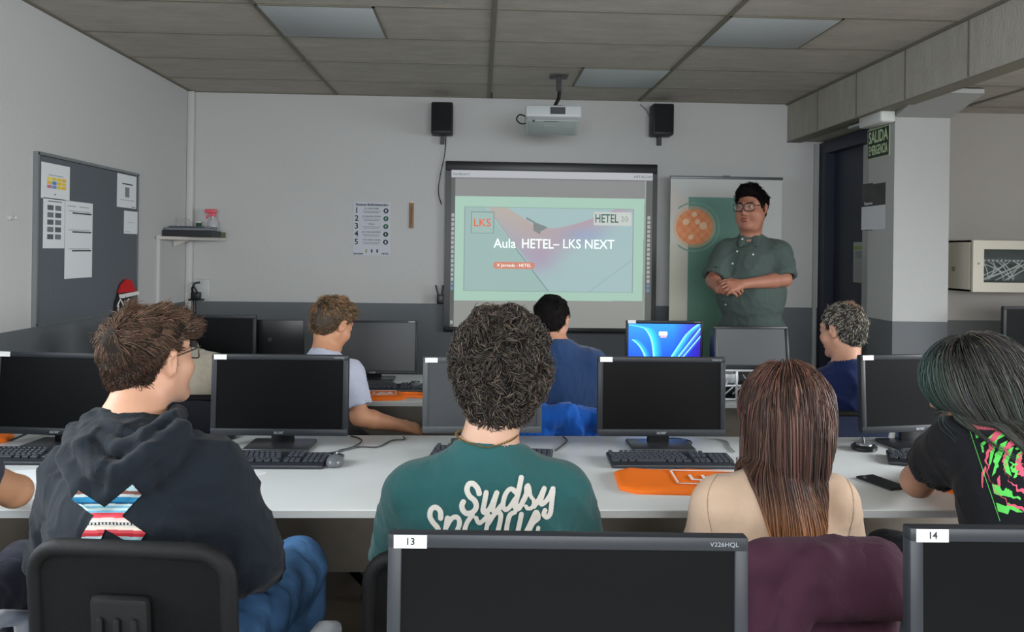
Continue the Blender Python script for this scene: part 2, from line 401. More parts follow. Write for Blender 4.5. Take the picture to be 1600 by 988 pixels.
# figure with a red santa hat, stuck to the board
a = onb(172, 490); t = empty('christmas_figure', a, 'black and white penguin cutout wearing red santa hat on board', 'decoration')
o0 = V3(0.0, 0, 0)
def fig(pts): return [(onb(x, y)[1]-a[1], onb(x, y)[2]-a[2]) for x, y in pts]
G().prism(fig([(170, 500), (172, 474), (178, 455), (188, 450), (198, 458), (200, 480), (198, 500)][::-1]), o0, YD, (0, 0, 1), 0.012).build('body', mat('felt_black', (22, 22, 24), 0.9), t, 0)
G().prism(fig([(175, 458), (180, 444), (187, 436), (194, 438), (201, 455)][::-1]), V3(0.012, 0, 0), YD, (0, 0, 1), 0.014).build('hat', mat('felt_red', (196, 24, 30), 0.9), t, 0)
g = G(); g.prism(fig([(177, 460), (204, 455), (205, 460), (178, 466)][::-1]), V3(0.013, 0, 0), YD, (0, 0, 1), 0.02); g.build('hat_brim', mat('felt_white', (226, 224, 222), 0.9), t, 0)
g = G()
for pl in ([(176, 488), (175, 476), (179, 468), (184, 476), (186, 490)], [(186, 488), (187, 474), (192, 467), (197, 476), (197, 490)]):
    g.tube([V3(0.014, *q) for q in fig(pl)], 0.0045, n=6)
g.prism(fig([(178, 500), (178, 486), (186, 480), (194, 486), (194, 500)][::-1]), V3(0.012, 0, 0), YD, (0, 0, 1), 0.006)
g.build('white_markings', mat('felt_white', (226, 224, 222), 0.9), t, 0)
# little hook on the left wall
p = bp(14, 340); tag(G().lathe((LX, p[1], p[2]), [(0.016, 0), (0.016, 0.008), (0.008, 0.012), (0.007, 0.03), (0.011, 0.034), (0.004, 0.04)], n=14, ax='x').build('wall_hook', mat('hook_white', (190, 190, 190), 0.4)), 'small round white hook on left wall by board', 'hook')

# ------------------------------------------------------------------ corner shelf
t = empty('corner_shelf', (LX+0.01, WY-0.01, 1.53), 'white triangular corner shelf in the far left corner', 'shelf')
poly = [(0, 0), (0, -0.62)]+[(0.28*math.sin(q*PI/16)**1.0, -0.62+0.36*(1-math.cos(q*PI/16))) for q in range(1, 6)]+[(0.30, -0.20), (0.30, 0)]
poly = [(0, 0), (0, -0.62), (0.06, -0.62), (0.16, -0.42), (0.26, -0.2), (0.30, -0.06), (0.30, 0)]
G().prism(poly[::-1], (0, 0, 0), (1, 0, 0), (0, 1, 0), 0.022).build('board', mat('shelf_white', (196, 192, 184), 0.6), t, 0)
G().prism([(0, 0), (0.12, 0), (0, -0.05)], (0, -0.3, 0), (1, 0, 0), (0, 0, 1), 0.006).build('bracket', mat('shelf_white', (196, 192, 184), 0.6), t, 0)
zs = 1.53+0.024
def book(label, cx, cy, z, w, d, h, rz, c, c2, cat='folder'):
    b = empty('folder' if cat == 'folder' else 'book', (cx, cy, z), label, cat, 'folders and books piled on the corner shelf', (0, 0, rz))
    G().box((0, 0, 0.0015), (w, d, 0.003)).box((0, 0, h-0.0015), (w, d, 0.003)).box((-w/2+0.0015, 0, h/2), (0.003, d, h)).build('cover', mat('cover_%d_%d_%d' % c, c, 0.5), b, 0)
    G().box((0.003, 0, h/2), (w-0.008, d-0.008, h-0.007)).build('pages', mat('pages_%d_%d_%d' % c2, c2, 0.8), b, 0)
book('black lever arch folder at the bottom of the shelf pile', -2.12, 5.93, zs, 0.27, 0.34, 0.045, 0.05+PI/2, (24, 26, 34), (60, 62, 68))
book('dark green book lying on the right end of shelf', -2.08, 6.19, zs, 0.20, 0.13, 0.04, PI/2*0+0.03, (58, 74, 40), (96, 104, 70), 'book')
book('grey magazine stack on top of the black folder', -2.13, 5.95, zs+0.046, 0.25, 0.31, 0.018, 0.12+PI/2, (110, 116, 122), (150, 152, 152), 'book')
book('thin slate blue booklet topping the shelf pile', -2.13, 5.98, zs+0.065, 0.22, 0.26, 0.012, -0.1+PI/2, (84, 92, 104), (160, 160, 160), 'book')
# spray bottle
t = empty('spray_bottle', (-2.06, 6.19, zs+0.041), 'clear spray bottle with pink trigger head on corner shelf', 'bottle')
G().lathe((0, 0, 0), [(0.024, 0), (0.028, 0.006), (0.028, 0.05), (0.02, 0.066), (0.011, 0.075), (0.011, 0.084)], n=18).build('bottle', mat('bottle_clear', (205, 205, 210), 0.2, alpha=0.6), t)
t.scale = (1.45, 1.45, 1.45)
g = G(); g.box((0, 0, 0.092), (0.026, 0.024, 0.02), r=0.004).box((-0.012, 0, 0.112), (0.062, 0.02, 0.022), r=0.006).box((-0.028, 0, 0.09), (0.008, 0.014, 0.04), r=0.003, R=Ry(0.3))
g.build('trigger', mat('pink_plastic', (226, 96, 112), 0.4), t)
t = empty('eraser_box', (-2.17, 6.2, zs+0.041), 'small upright dark green carton beside the spray bottle', 'box')
G().box((0, 0, 0.035), (0.035, 0.03, 0.07), r=0.002).build('carton', mat('green_dark', (26, 70, 40), 0.5), t)
G().box((0, 0, 0.076), (0.036, 0.031, 0.012), r=0.002).build('lid', mat('white_plastic', (205, 205, 205), 0.4), t)
tag(G().tube([V3(-2.21+0.05*math.cos(q), 6.02, zs+0.082+0.055*math.sin(q)) for q in np.linspace(0, PI, 14)], 0.004, n=8).build('tape_ring', mat('clear_ring', (170, 175, 178), 0.3)), 'pale half ring standing on the shelf pile', 'ring')
# wall socket with plug
p = at(310, 452, WY); t = empty('wall_socket', (p[0], WY, p[2]-0.04), 'white wall socket box with black plug in far left corner', 'socket')
G().box((0.03, -0.012, 0.04), (0.13, 0.024, 0.16), r=0.005).build('plate', mat('socket_white', (190, 192, 192), 0.4), t)
bk = mat('black_plastic', (20, 20, 22), 0.4)
G().box((0.0, -0.05, -0.01), (0.07, 0.05, 0.06), r=0.008).box((0, -0.045, -0.04), (0.11, 0.05, 0.015), r=0.004).build('plug', bk, t)
G().tube([(-0.02, -0.06, 0.0), (-0.02, -0.08, 0.05), (0.0, -0.08, 0.09), (0.03, -0.06, 0.095)], 0.009, n=8).tube([(0.015, -0.06, 0.01), (0.0, -0.09, 0.06), (-0.005, -0.09, 0.075)], 0.007, n=8).tube([(-0.01, -0.05, -0.04), (-0.01, -0.06, -0.2), (-0.03, -0.05, -0.5)], 0.012, n=8).build('cord', bk, t)

# ------------------------------------------------------------------ poster and thermometer on the front wall
p0 = at(551, 399, WY); p1 = at(611, 316, WY); fy = WY-0.002
XD = (1, 0, 0); ZD = (0, 0, 1)
t = empty('wall_poster', (p0[0], WY-0.001, p0[2]), 'white numbered five step poster on the front wall', 'poster')
W_, H_ = p1[0]-p0[0], p1[2]-p0[2]
G().prism([(0, 0), (W_, 0), (W_, H_), (0, H_)], (0, 0, 0), XD, ZD, 0.0015).build('paper', mat('poster_paper', (196, 199, 208), 0.7), t, 0)
ik = mat('ink_navy', (38, 44, 58), 0.7); ig = mat('ink_green', (30, 90, 62), 0.7); ikg = mat('ink_grey', (120, 124, 134), 0.7)
text('title', 'Sistema Bizikidetzarako', 0.027, (W_/2, -0.0022, H_*0.945), XD, ZD, ik, t, bold=0.0006)
g = G()
for i in range(5):
    z = H_*(0.835-i*0.146)
    text('number', str(i+1), 0.062, (0.028, -0.0022, z), XD, ZD, ik, t, bold=0.001)
    text('heading', ['EZ ZARATARIK', 'EZ JAN EDO EDAN', 'ITZALI', 'EZ UTZI ZABORRIK', 'UTZI DENA GARBI'][i], 0.017, (W_*0.49, -0.0022, z+0.016), XD, ZD, ik, t)
    for k in range(2): g.prism([(-0.07+0.01*k, 0), (0.07-0.012*k, 0), (0.07-0.012*k, 0.0035), (-0.07+0.01*k, 0.0035)], (W_*0.49, -0.0016, z-0.006-0.011*k), XD, ZD, 0.0003)
g.build('small_print', ikg, t, 0)
for i in range(5):
    z = H_*(0.835-i*0.146); c = (W_*0.87, -0.0015, z)
    mm = [ik, ig, ig, mat('ink_dark_green', (24, 56, 44), 0.7), ik][i]
    g = G().lathe(c, [(0.020, 0), (0.020, -0.0006)], mm, n=24, ax='y')
    g.build('symbol', None, t, 0)
    ch = G()
    if i in (0, 4): ch.box((c[0], c[1]-0.001, c[2]), (0.013, 0.0006, 0.02))
    else: ch.box((c[0], c[1]-0.001, c[2]), (0.006, 0.0006, 0.018)).box((c[0], c[1]-0.001, c[2]+0.002), (0.014, 0.0006, 0.005))
    ch.build('symbol_mark', mat('poster_paper', (196, 199, 208), 0.7), t, 0)
for k, cc in enumerate(((150, 148, 90), (60, 62, 80), (40, 44, 70))):
    G().box((W_*0.36+k*0.043, -0.002, H_*0.085), (0.012, 0.0008, 0.026)).build('small_emblem', mat('ink_%d' % k, cc, 0.7), t, 0)
text('footer', 'Berritzen', 0.02, (0.045, -0.0022, 0.014), XD, ZD, ik, t, bold=0.0005)
text('footer', 'HETEL', 0.02, (W_-0.04, -0.0022, 0.014), XD, ZD, ik, t, bold=0.0005)
p = at(643, 337, WY)
t = empty('wall_thermometer', (p[0], WY, p[2]), 'narrow wooden thermometer strip on the front wall', 'thermometer')
G().box((0, -0.006, 0), (0.036, 0.012, 0.20), r=0.004).build('board', mat('wood_brown', (140, 108, 76), 0.6, noise=0.2, nscale=30, stretch=(8, 8, 1)), t)
G().cyl((0, -0.013, -0.07), (0, -0.013, 0.07), 0.0035, n=8).build('glass_tube', mat('tube_dark', (92, 58, 44), 0.3), t)
G().lathe((0, -0.004, 0.104), [(0.010, -0.004), (0.010, 0.0)], n=14, ax='y').build('hanger', mat('hook_cream', (225, 205, 170), 0.4), t)

# ------------------------------------------------------------------ speakers
def speaker_proto():
    t = empty('wall_speaker', (0, 0, 0), 'x', 'speaker')
    G().box((0, -0.11, 0.125), (0.165, 0.15, 0.245), r=0.012).build('cabinet', mat('speaker_black', (17, 18, 24), 0.55), t)
    G().box((0, -0.188, 0.132), (0.145, 0.006, 0.215), r=0.01).build('grille', mat('grille_black', (12, 13, 18), 0.8, bump=0.5, bscale=400), t)
    G().box((0, -0.03, 0.12), (0.05, 0.06, 0.08)).box((0, -0.03, 0.02), (0.03, 0.05, 0.16)).build('bracket', bk, t)
    return t
sp = speaker_proto()
a = at(690, 209, WY-0.19); b = at(1037, 211, WY-0.19)
place(sp, (a[0], WY, a[2]), 0.0, 'black wall speaker left of the projector', 'pair of black wall speakers', True)
place(sp, (b[0], WY, b[2]), 0.0, 'black wall speaker right of the projector', 'pair of black wall speakers')
def cable(label, pts, r=0.004, m=bk, cat='cable', group=None, name='cable'):
    # Catmull-Rom through the points
    P = [V3(*p) for p in pts]; P = [P[0]]+P+[P[-1]]; out = []
    for i in range(1, len(P)-2):
        for s in np.linspace(0, 1, 7)[:-1]:
            a_, b_, c_, d_ = P[i-1], P[i], P[i+1], P[i+2]
            out.append(0.5*((2*b_)+(c_-a_)*s+(2*a_-5*b_+4*c_-d_)*s*s+(3*b_-a_-3*c_+d_)*s**3))
    out.append(P[-2])
    o = G().tube(out, r, n=6).build(name, m, smooth=60)
    if label: tag(o, label, cat, group)
    return o
q = lambda x, y, Y=WY-0.02: at(x, y, Y)
cable('thin black cable hanging from the left speaker', [q(697, 210, 6.22), q(695, 240), q(688, 275), q(685, 300), q(690, 320)])
cable('thin grey cable running to the right speaker', [q(1000, 163), q(1010, 172), q(1016, 185)], 0.003, mat('cable_grey', (120, 120, 118), 0.5))

# ------------------------------------------------------------------ interactive whiteboard
a = at(693, 519, 6.24); b = at(1028, 257, 6.24); Wb = b[0]-a[0]; Hb = b[2]-a[2]
wb = empty('interactive_whiteboard', (a[0], 6.24, a[2]), 'large interactive whiteboard in black frame showing a projected title slide', 'whiteboard')
mf = mat('frame_black', (22, 24, 29), 0.4)
g = G(); s1, s2 = 0.048, 0.055
g.box((Wb/2, 0.03, Hb-0.038), (Wb, 0.05, 0.076), r=0.008).box((Wb/2, 0.03, 0.022), (Wb, 0.05, 0.044), r=0.008)
g.box((0.024, 0.03, (Hb-0.032)/2), (s1, 0.049, Hb-0.12)).box((Wb-0.024, 0.03, (Hb-0.032)/2), (s1, 0.049, Hb-0.12))
g.build('frame', mf, wb)
x0, x1, z0, z1 = 0.046, Wb-0.04, 0.042, Hb-0.072
sw, sh = x1-x0, z1-z0
ap = 0.2989*0+1
def slide(u, v):
    # pixel coordinates of the photo region 703..1021 x 272..512 (y downwards)
    X = 703+u*318; Y = 512-v*240
    c = np.tile(np.array([150, 152, 147.0]), (len(u), 1))
    def put(m, col): c[m] = col
    up = (Y < 312); c[up] = (140, 141, 141)
    put(Y < 283, (192, 194, 200)); put((Y < 285) & (Y >= 283), (120, 120, 124))
    put((X < 709.5) & (Y >= 284), (74, 78, 76)); put((X > 1011) & (Y >= 284), (92, 94, 90)); put((X > 1008.5) & (X <= 1011) & (Y >= 284), (152, 172, 160))
    for k in range(17):   # toolbar buttons
        yy = 341+k*7.0
        for xx in (706, 1015.5):
            mm = (abs(X-xx) < 2.2) & (abs(Y-yy) < 2.4); put(mm, (176, 182, 182) if k < 15 else (110, 140, 176))
    put((abs(X-706) < 2) & (abs(Y-505) < 3), (170, 176, 170))
    sl = (X >= 709.5) & (X <= 1008.5-0.012*(Y-312)) & (Y >= 312) & (Y <= 471.5-0.008*(X-709)+0.5)
    c[sl] = (178, 217, 198)
    pc = (X >= 724) & (X <= 991.5) & (Y >= 327.5) & (Y <= 457)
    # zoom coordinates of the slide picture
    zx = (X-690)*4.491; zy = (Y-300)*4.491
    base = np.tile(np.array([164, 196, 192.0]), (len(u), 1))
    base += ((zx-150)/1200)[:, None]*np.array([2, 6, 2])
    # light blue lower fold
    def sm(x): return np.clip(x, 0, 1)
    inL = sm((zx-(430+ (zy-300)*0.80))/8)            # right of the main diagonal
    fold = np.array([174, 204, 206.0]); base = base*(1-inL[:, None])+inL[:, None]*fold
    # coloured ribbon below the top curve
    top = np.where(zx < 700, 130+(zx-460)*0.60, 262-(zx-760)*0.02-np.clip(zx-800, 0, 600)**1.35*0.036)
    left = 310+(zy-125)*0.78
    w1 = sm((zx-left)/10)*sm((zy-top)/6)
    low = 600-np.clip(zx-690, 0, 900)*0.62
    w2 = w1*sm((low-zy)/160)
    tt = sm((zx-330)/800)[:, None]; dd = sm((zy-top)/330)[:, None]
    rib = np.array([206, 186, 160.])*(1-tt)+np.array([196, 150, 172.])*tt
    rib = rib*(1-dd)+np.array([172, 164, 200.])*dd
    base = base*(1-0.8*w2[:, None])+0.8*w2[:, None]*rib
    bl = np.exp(-((zx-1000)/160)**2-((zy-310)/60)**2)[:, None]*w1[:, None]*0.7; base = base*(1-bl)+bl*np.array([158, 176, 212.])
    pk = np.exp(-((zx-700)/110)**2-((zy-480)/90)**2)[:, None]*w1[:, None]*0.5; base = base*(1-pk)+pk*np.array([186, 158, 190.])
    tri = (zx > 640) & (zx < 740) & (zy > 222+(zx-640)*0.36) & (zy < 290-abs(zx-690)*0.55+20*(zx < 690)); base[tri] = (128, 138, 138)
    tri2 = (zx > 590) & (zx < 655) & (zy > 190+(zx-590)*0.5) & (zy < 205+(zx-590)*0.5); base[tri2] = (132, 142, 142)
    dl = abs(zx-(left)) < 3; base[dl & (zy > 150) & (zy < 400)] = (150, 158, 152)
    l2 = abs((zx-640)-(zy-560)*0.80) < 4; base[l2 & (zy > 400)] = (118, 142, 150)
    l2 = abs((zx-1040)-(702-zy)*1.36) < 3; base[l2 & (zy > 460)] = (140, 172, 176)
    ed = (X < 725) | (X > 990.5) | (Y < 328.5) | (Y > 456); base[ed] = (140, 160, 158)
    c[pc] = base[pc]
    # LKS box outline, HETEL box, orange pill
    bx = (zx > 200) & (zx < 362) & (zy > 158) & (zy < 308); inn = (zx > 205) & (zx < 357) & (zy > 163) & (zy < 303)
    c[bx & ~inn] = (128, 150, 150); c[inn] = (168, 200, 192)
    c[(zx > 1068) & (zx < 1340) & (zy > 148) & (zy < 240)] = (214, 222, 216)
    yy = abs(zy-526); pill = (zx > 360) & (zx < 655) & (yy < 24); pill &= ~((zx < 384) & ((zx-384)**2+(zy-526)**2 > 576)); pill &= ~((zx > 631) & ((zx-631)**2+(zy-526)**2 > 576))
    c[pill] = (226, 138, 112)
    return c
me = cgrid((x0, -0.0, z0), XD, ZD, 480, 360, sw, sh, slide)
me.materials.append(mat('projected_picture', (60, 60, 60), 0.7, attr='col', emit='attr', estr=0.56)); MATS['projected_picture'].node_tree.nodes['Principled BSDF'].inputs['Base Color'].default_value = (0.3, 0.3, 0.3, 1)
nt_ = MATS['projected_picture'].node_tree
for l_ in list(nt_.links):
    if l_.to_socket.name == 'Base Color': nt_.links.remove(l_)
nt_.nodes['Principled BSDF'].inputs['Base Color'].default_value = (0.10, 0.10, 0.10, 1)
scr = link('projection_surface', me, wb)
G().box((x0+sw/2, 0.02, z0+sh/2), (sw, 0.03, sh)).build('back_panel', mf, wb, 0)
def SP(X, Y): return (x0+(X-703)/318*sw, -0.001, z0+(512-Y)/240*sh)
def emi(n, c, e=0.58): return mat(n, c, 0.7, emit=c, estr=e)
ew = emi('slide_white', (226, 240, 234), 0.60); ed_ = mat('slide_dark', (70, 96, 96), 0.7, emit=(62, 96, 92), estr=0.5); eo = emi('slide_red', (196, 84, 60), 0.7)
px = sw/318
text('lettering', 'HETEL', 19*px, SP(948.5, 343.5), XD, ZD, ed_, scr, xs=0.70, bold=0.0012)
text('lettering', 'LKS', 17.5*px, SP(752, 352.5), XD, ZD, eo, scr, xs=1.0, bold=0.0004)
text('lettering', 'Aula', 21*px, SP(788, 384), XD, ZD, ew, scr, xs=0.92, bold=0.0006)
text('lettering', 'HETEL', 21*px, SP(839.5, 384), XD, ZD, ew, scr, xs=0.86, bold=0.0012)
text('lettering', '\u2013 LKS NEXT', 20.5*px, SP(913, 383.5), XD, ZD, ew, scr, xs=0.90, bold=0.0006)
text('lettering', 'X Jornada - HETEL', 7*px, SP(803, 417), XD, ZD, ew, scr, xs=1.0)
text('lettering', 'StarBoard', 6*px, SP(718, 278), XD, ZD, ed_, scr, xs=1.1); text('lettering', 'HITACHI', 6*px, SP(1005, 278), XD, ZD, ed_, scr, xs=1.2)
for k in range(2):
    c = SP(973.5+k*6, 343.5)
    G().tube([(c[0], c[1], c[2]+0.022), (c[0]+0.020, c[1], c[2]), (c[0], c[1], c[2]-0.022)], 0.0016, n=4).tube([(c[0], c[1], c[2]+0.022), (c[0]-0.006, c[1], c[2]+0.012), (c[0]+0.006, c[1], c[2]), (c[0]-0.006, c[1], c[2]-0.012), (c[0], c[1], c[2]-0.022)], 0.0012, n=4).build('chevron_logo', ed_, scr)
G().box((Wb*0.1, -0.002, Hb-0.05), (0.001, 0.001, 0.001)).build('power_dot', mf, wb)
# pen holder at the left of the board
a = at(685, 474, 6.2); t = empty('pen_holder', (a[0]+0.012, 6.245, a[2]), 'small black pen holder at the left edge of whiteboard', 'pen holder')
G().box((0, -0.02, 0.03), (0.05, 0.05, 0.075), r=0.008).box((0, 0.03, 0.05), (0.04, 0.06, 0.03)).build('cup', bk, t)
G().tube([(-0.012, -0.02, 0.05), (-0.035, -0.025, 0.14)], 0.007, n=8).build('pen', bk, t)
G().tube([(0.012, -0.02, 0.05), (0.022, -0.02, 0.14)], 0.007, n=8).build('pen', bk, t)

# ------------------------------------------------------------------ projector
pj0 = at(866, 172, 5.3)
t = empty('projector', (pj0[0], 5.46, 2.385), 'white short throw projector hanging from ceiling above whiteboard', 'projector', rot=(math.radians(-14), 0, math.radians(-2)))
mp_ = mat('projector_white', (196, 202, 202), 0.45)
G().box((0, 0, 0), (0.375, 0.34, 0.085), r=0.012, seg=3).build('case', mp_, t)
G().box((0.0, 0.02, -0.044), (0.33, 0.25, 0.004), r=0.002).box((-0.02, 0.0, -0.047), (0.075, 0.05, 0.002)).box((0.11, 0.01, -0.047), (0.07, 0.03, 0.002)).build('bottom_cover', mat('projector_panel', (176, 186, 184), 0.5), t)
text('lettering', 'HITACHI', 0.026, (-0.01, -0.1, -0.0475), XD, (0, 1, 0), mat('ink_grey2', (90, 96, 98), 0.6), t).rotation_euler = (0, 0, 0)
G().box((0.03, -0.171, 0.0), (0.10, 0.004, 0.05)).build('port_panel', mat('port_dark', (70, 74, 76), 0.6), t, 0)
G().box((-0.13, -0.10, -0.0475), (0.013, 0.03, 0.002)).build('sensor_window', bk, t, 0)
G().lathe((0.0, 0.14, 0.045), [(0.03, 0), (0.03, 0.02), (0.022, 0.03)], n=18).build('lens', mat('lens_dark', (14, 16, 26), 0.1), t)
t2 = empty('projector_mount', (pj0[0]+0.015, 5.44, 2.43), 'black ceiling mount arm above the projector', 'mount')
g = G(); g.box((0, 0, 0.012), (0.16, 0.16, 0.012), r=0.003)
g.tube([(0, 0, 0.01), (0, 0, 0.05), (0.03, 0.03, 0.11), (0.035, 0.03, 0.16)], 0.013, n=8).tube([(-0.06, 0.02, 0.015), (-0.02, 0.02, 0.055), (0.05, 0.02, 0.06), (0.07, 0.02, 0.02)], 0.006, n=6)
g.build('arm', bk, t2)
G().box((0.03, 0.03, 0.23), (0.035, 0.035, 0.13)).box((0.03, 0.03, 0.262), (0.12, 0.12, 0.008)).build('ceiling_plate', bk, t2)
cable('short black cable loop at the left of the projector', [(pj0[0]-0.185, 5.34, 2.39), (pj0[0]-0.23, 5.33, 2.40), (pj0[0]-0.25, 5.34, 2.37), (pj0[0]-0.22, 5.36, 2.345), (pj0[0]-0.185, 5.37, 2.35)], 0.005)

# ------------------------------------------------------------------ roll-up banner
a = at(1046, 520, 6.05); b = at(1222, 281, 6.05); zb = 0.06
Wn = b[0]-at(1048, 281, 6.05)[0]; Hn = b[2]-zb; xL = at(1048, 281, 6.05)[0]
bn = empty('roll_up_banner', (xL, 6.05, 0), 'white roll-up banner with green panel and orange disc beside whiteboard', 'banner')
def ban(u, v):
    X = 1050+u*172; Y = 281+(1-v)*Hn/0.00489
    c = np.tile(np.array([196, 198, 194.0]), (len(u), 1))
    cr = np.clip((Y-300)/120, 0, 1)[:, None]*np.clip((1082-X)/10, 0, 1)[:, None]
    c = c*(1-cr)+cr*np.array([204, 202, 186.])
    dg = (X < 1078) & (Y > 292) & (Y-292 > (X-1050)*0.9) & (Y-292 < (X-1050)*0.9+46); c[dg] = (202, 196, 188)
    gp = (X > 1078) & (X < 1190) & (Y > 311); f = np.clip((Y-311)/250, 0, 1)[:, None]
    gc = np.array([104, 150, 138.])*(1-f)+np.array([80, 124, 104.])*f; c = np.where(gp[:, None], gc, c)
    d = np.hypot(X-1087, Y-358)
    c[(abs(d-38) < 1.2) & (X > 1062)] = (120, 160, 146)
    halo = (d < 33) & (d > 28); c[halo] = c[halo]*0.5+np.array([226, 176, 136])*0.5
    disc = d <= 28
    n = np.sin(X*0.45)*np.sin(Y*0.4+1)*0.5+0.5
    oc = np.array([228, 132, 78.])*(1-0.35*n[:, None])+0.35*n[:, None]*np.array([240, 200, 170.]); c = np.where(disc[:, None], oc, c)
    for (cx, cy, r) in ((1087, 338, 4), (1074, 350, 5), (1101, 356, 6), (1082, 374, 4), (1092, 350, 4)):
        c[np.hypot(X-cx, Y-cy) < r] = (238, 196, 160)
    return c
me = cgrid((0, -0.003, zb), XD, ZD, 220, 420, Wn, Hn, ban); me.materials.append(mat('banner_print', (255, 255, 255), 0.55, attr='col'))
link('banner_print', me, bn)
G().box((Wn/2, 0.001, zb+Hn/2), (Wn, 0.002, Hn)).build('banner_sheet', mat('banner_back', (200, 200, 198), 0.7), bn, 0)
G().box((Wn/2, 0, zb+Hn+0.006), (Wn+0.01, 0.02, 0.022), r=0.004).box((Wn/2, 0, zb+Hn+0.02), (0.05, 0.014, 0.01)).build('top_rail', mat('rail_grey', (104, 108, 110), 0.4, 0.5), bn)
G().box((Wn/2, 0, 0.035), (Wn+0.04, 0.14, 0.06), r=0.015).build('base', mat('rail_silver', (150, 150, 152), 0.35, 0.8), bn)
G().cyl((Wn/2, 0.03, 0.05), (Wn/2, 0.02, zb+Hn), 0.008, n=10).build('pole', mat('rail_silver', (150, 150, 152), 0.35, 0.8), bn)

# ------------------------------------------------------------------ things on the pillar and the door
PX = 2.5965; YN = (0, -1, 0)
def pp(x, y):
    d = ray(x, y); d = d*(PX/d[0]); return V3(d[0], d[1], d[2]+EYE)
a = pp(1356, 251); b = pp(1391, 199)
w, h = a[1]-b[1], 0.20
t = empty('exit_sign', (PX, a[1], a[2]+0.0), 'green glowing-letter SALIDA EMERGENCIA sign on the pillar', 'sign')
G().prism([(0, 0), (w, 0), (w, h), (0, h)], (0, 0, 0), YN, ZD, 0.004).build('border', mat('sign_cream', (176, 190, 158), 0.5), t, 0)
G().prism([(0.008, 0.008), (w-0.008, 0.008), (w-0.008, h-0.008), (0.008, h-0.008)], (-0.0042, 0, 0), YN, ZD, 0.001).build('plate', mat('sign_green', (14, 38, 22), 0.5), t, 0)
sl_ = mat('sign_letter', (186, 206, 166), 0.5)
text('lettering', 'SALIDA', 0.108, (-0.0056, -w/2, h*0.70), YN, ZD, sl_, t, xs=0.70, bold=0.002)
text('lettering', 'EMERGENCIA', 0.088, (-0.0056, -w/2, h*0.27), YN, ZD, sl_, t, xs=0.46, bold=0.0012)
a = pp(1388, 185)
t = empty('emergency_lamp', (PX, a[1]+0.04, 2.325), 'white emergency lamp box above the exit sign on pillar', 'emergency lamp')
G().box((-0.055, 0.0, 0.037), (0.10, 0.30, 0.085), r=0.018, seg=3).build('housing', mat('lamp_housing', (205, 206, 202), 0.4), t)
G().box((-0.03, 0.26, 0.045), (0.045, 0.30, 0.02), r=0.006).build('diffuser_wing', mat('lamp_wing', (186, 190, 186), 0.4), t)
a = pp(1347, 360); b = pp(1391, 286)
w, h = 0.38, 0.30
t = empty('wall_calendar', (PX-0.004, 5.285, 1.655), 'wall calendar with dark photo above a blank page on pillar', 'calendar', rot=(0, 0, 0.03))
G().prism([(0, 0), (w, 0), (w, 0.155), (0, 0.155)], (0, 0, 0), YN, ZD, 0.004).build('page', mat('page_pale', (200, 202, 206), 0.7), t, 0)
G().prism([(0, 0.157), (w, 0.157), (w, h), (0, h)], (0, 0, 0), YN, ZD, 0.004).build('photo', mat('photo_dark', (46, 40, 44), 0.35, noise=0.6, nscale=9), t, 0)
G().prism([(-0.0, -0.005), (w+0.012, -0.005), (w+0.012, h+0.01), (0, h+0.01)], (0.004, 0, 0), YN, ZD, 0.003).build('backing', bk, t, 0)
text('lettering', 'Empresa', 0.03, (-0.005, -0.09, 0.175), YN, ZD, mat('page_pale', (200, 202, 206), 0.7), t)
def dp(x, y, X=2.806):
    d = ray(x, y); d = d*(X/d[0]); return V3(d[0], d[1], d[2]+EYE)
a = dp(1333, 441); b = dp(1357, 378)
cm = [(0.05, 0.82, 0.95, 0.9, (150, 170, 90)), (0.1, 0.6, 0.45, 0.78, GR), (0.55, 0.66, 0.9, 0.72, (190, 180, 80)), (0.1, 0.1, 0.45, 0.5, (170, 172, 172)), (0.55, 0.1, 0.9, 0.5, (160, 170, 165))]
sheet('door_notice', 'pale notice with green heading taped to the dark door', 'paper', (2.806, a[1], a[2]), YN, 0.30, 0.30, cm, base=(176, 182, 172))

# ------------------------------------------------------------------ network cabinet
cb = empty('network_cabinet', (3.10, 4.86, 1.262), 'beige wall network cabinet with glass door right of pillar', 'cabinet')
mb_ = mat('cabinet_beige', (196, 190, 174), 0.5)
Wc, Hc, Dc = 0.60, 0.325, 0.335
g = G(); g.box((0.006, Dc/2+0.02, Hc/2), (0.012, Dc-0.04, Hc)).box((Wc-0.006, Dc/2+0.02, Hc/2), (0.012, Dc-0.04, Hc)).box((Wc/2, Dc/2+0.02, 0.006), (Wc, Dc-0.04, 0.012)).box((Wc/2, Dc/2+0.02, Hc-0.006), (Wc, Dc-0.04, 0.012)).box((Wc/2, Dc-0.004, Hc/2), (Wc, 0.008, Hc))
g.box((0.0, 0.2, 0.14), (0.006, 0.04, 0.03), mat('latch', (140, 138, 130), 0.5)); g.mats = [mb_, g.mats[-1]]; g.M = [0]*(len(g.M)-6)+[1]*6
g.build('housing', None, cb, 0)
g = G(); 
g.box((Wc/2, 0.01, Hc-0.0275), (Wc, 0.02, 0.055)).box((Wc/2, 0.01, 0.03), (Wc, 0.02, 0.06)).box((0.035, 0.01, Hc/2+0.0025), (0.07, 0.02, Hc-0.115)).box((Wc-0.035, 0.01, Hc/2+0.0025), (0.07, 0.02, Hc-0.115))
d_ = g.build('door', mb_, cb, 0)
G().box((Wc/2, 0.012, Hc/2+0.002), (Wc-0.13, 0.004, Hc-0.11)).build('glass', mat('cab_glass', (120, 130, 125), 0.05, alpha=0.10, spec=0.2), d_, 0)
G().lathe((0.035, -0.002, Hc*0.55), [(0.008, 0), (0.008, 0.006)], n=12, ax='y').build('lock', mat('latch', (140, 138, 130), 0.5), d_)
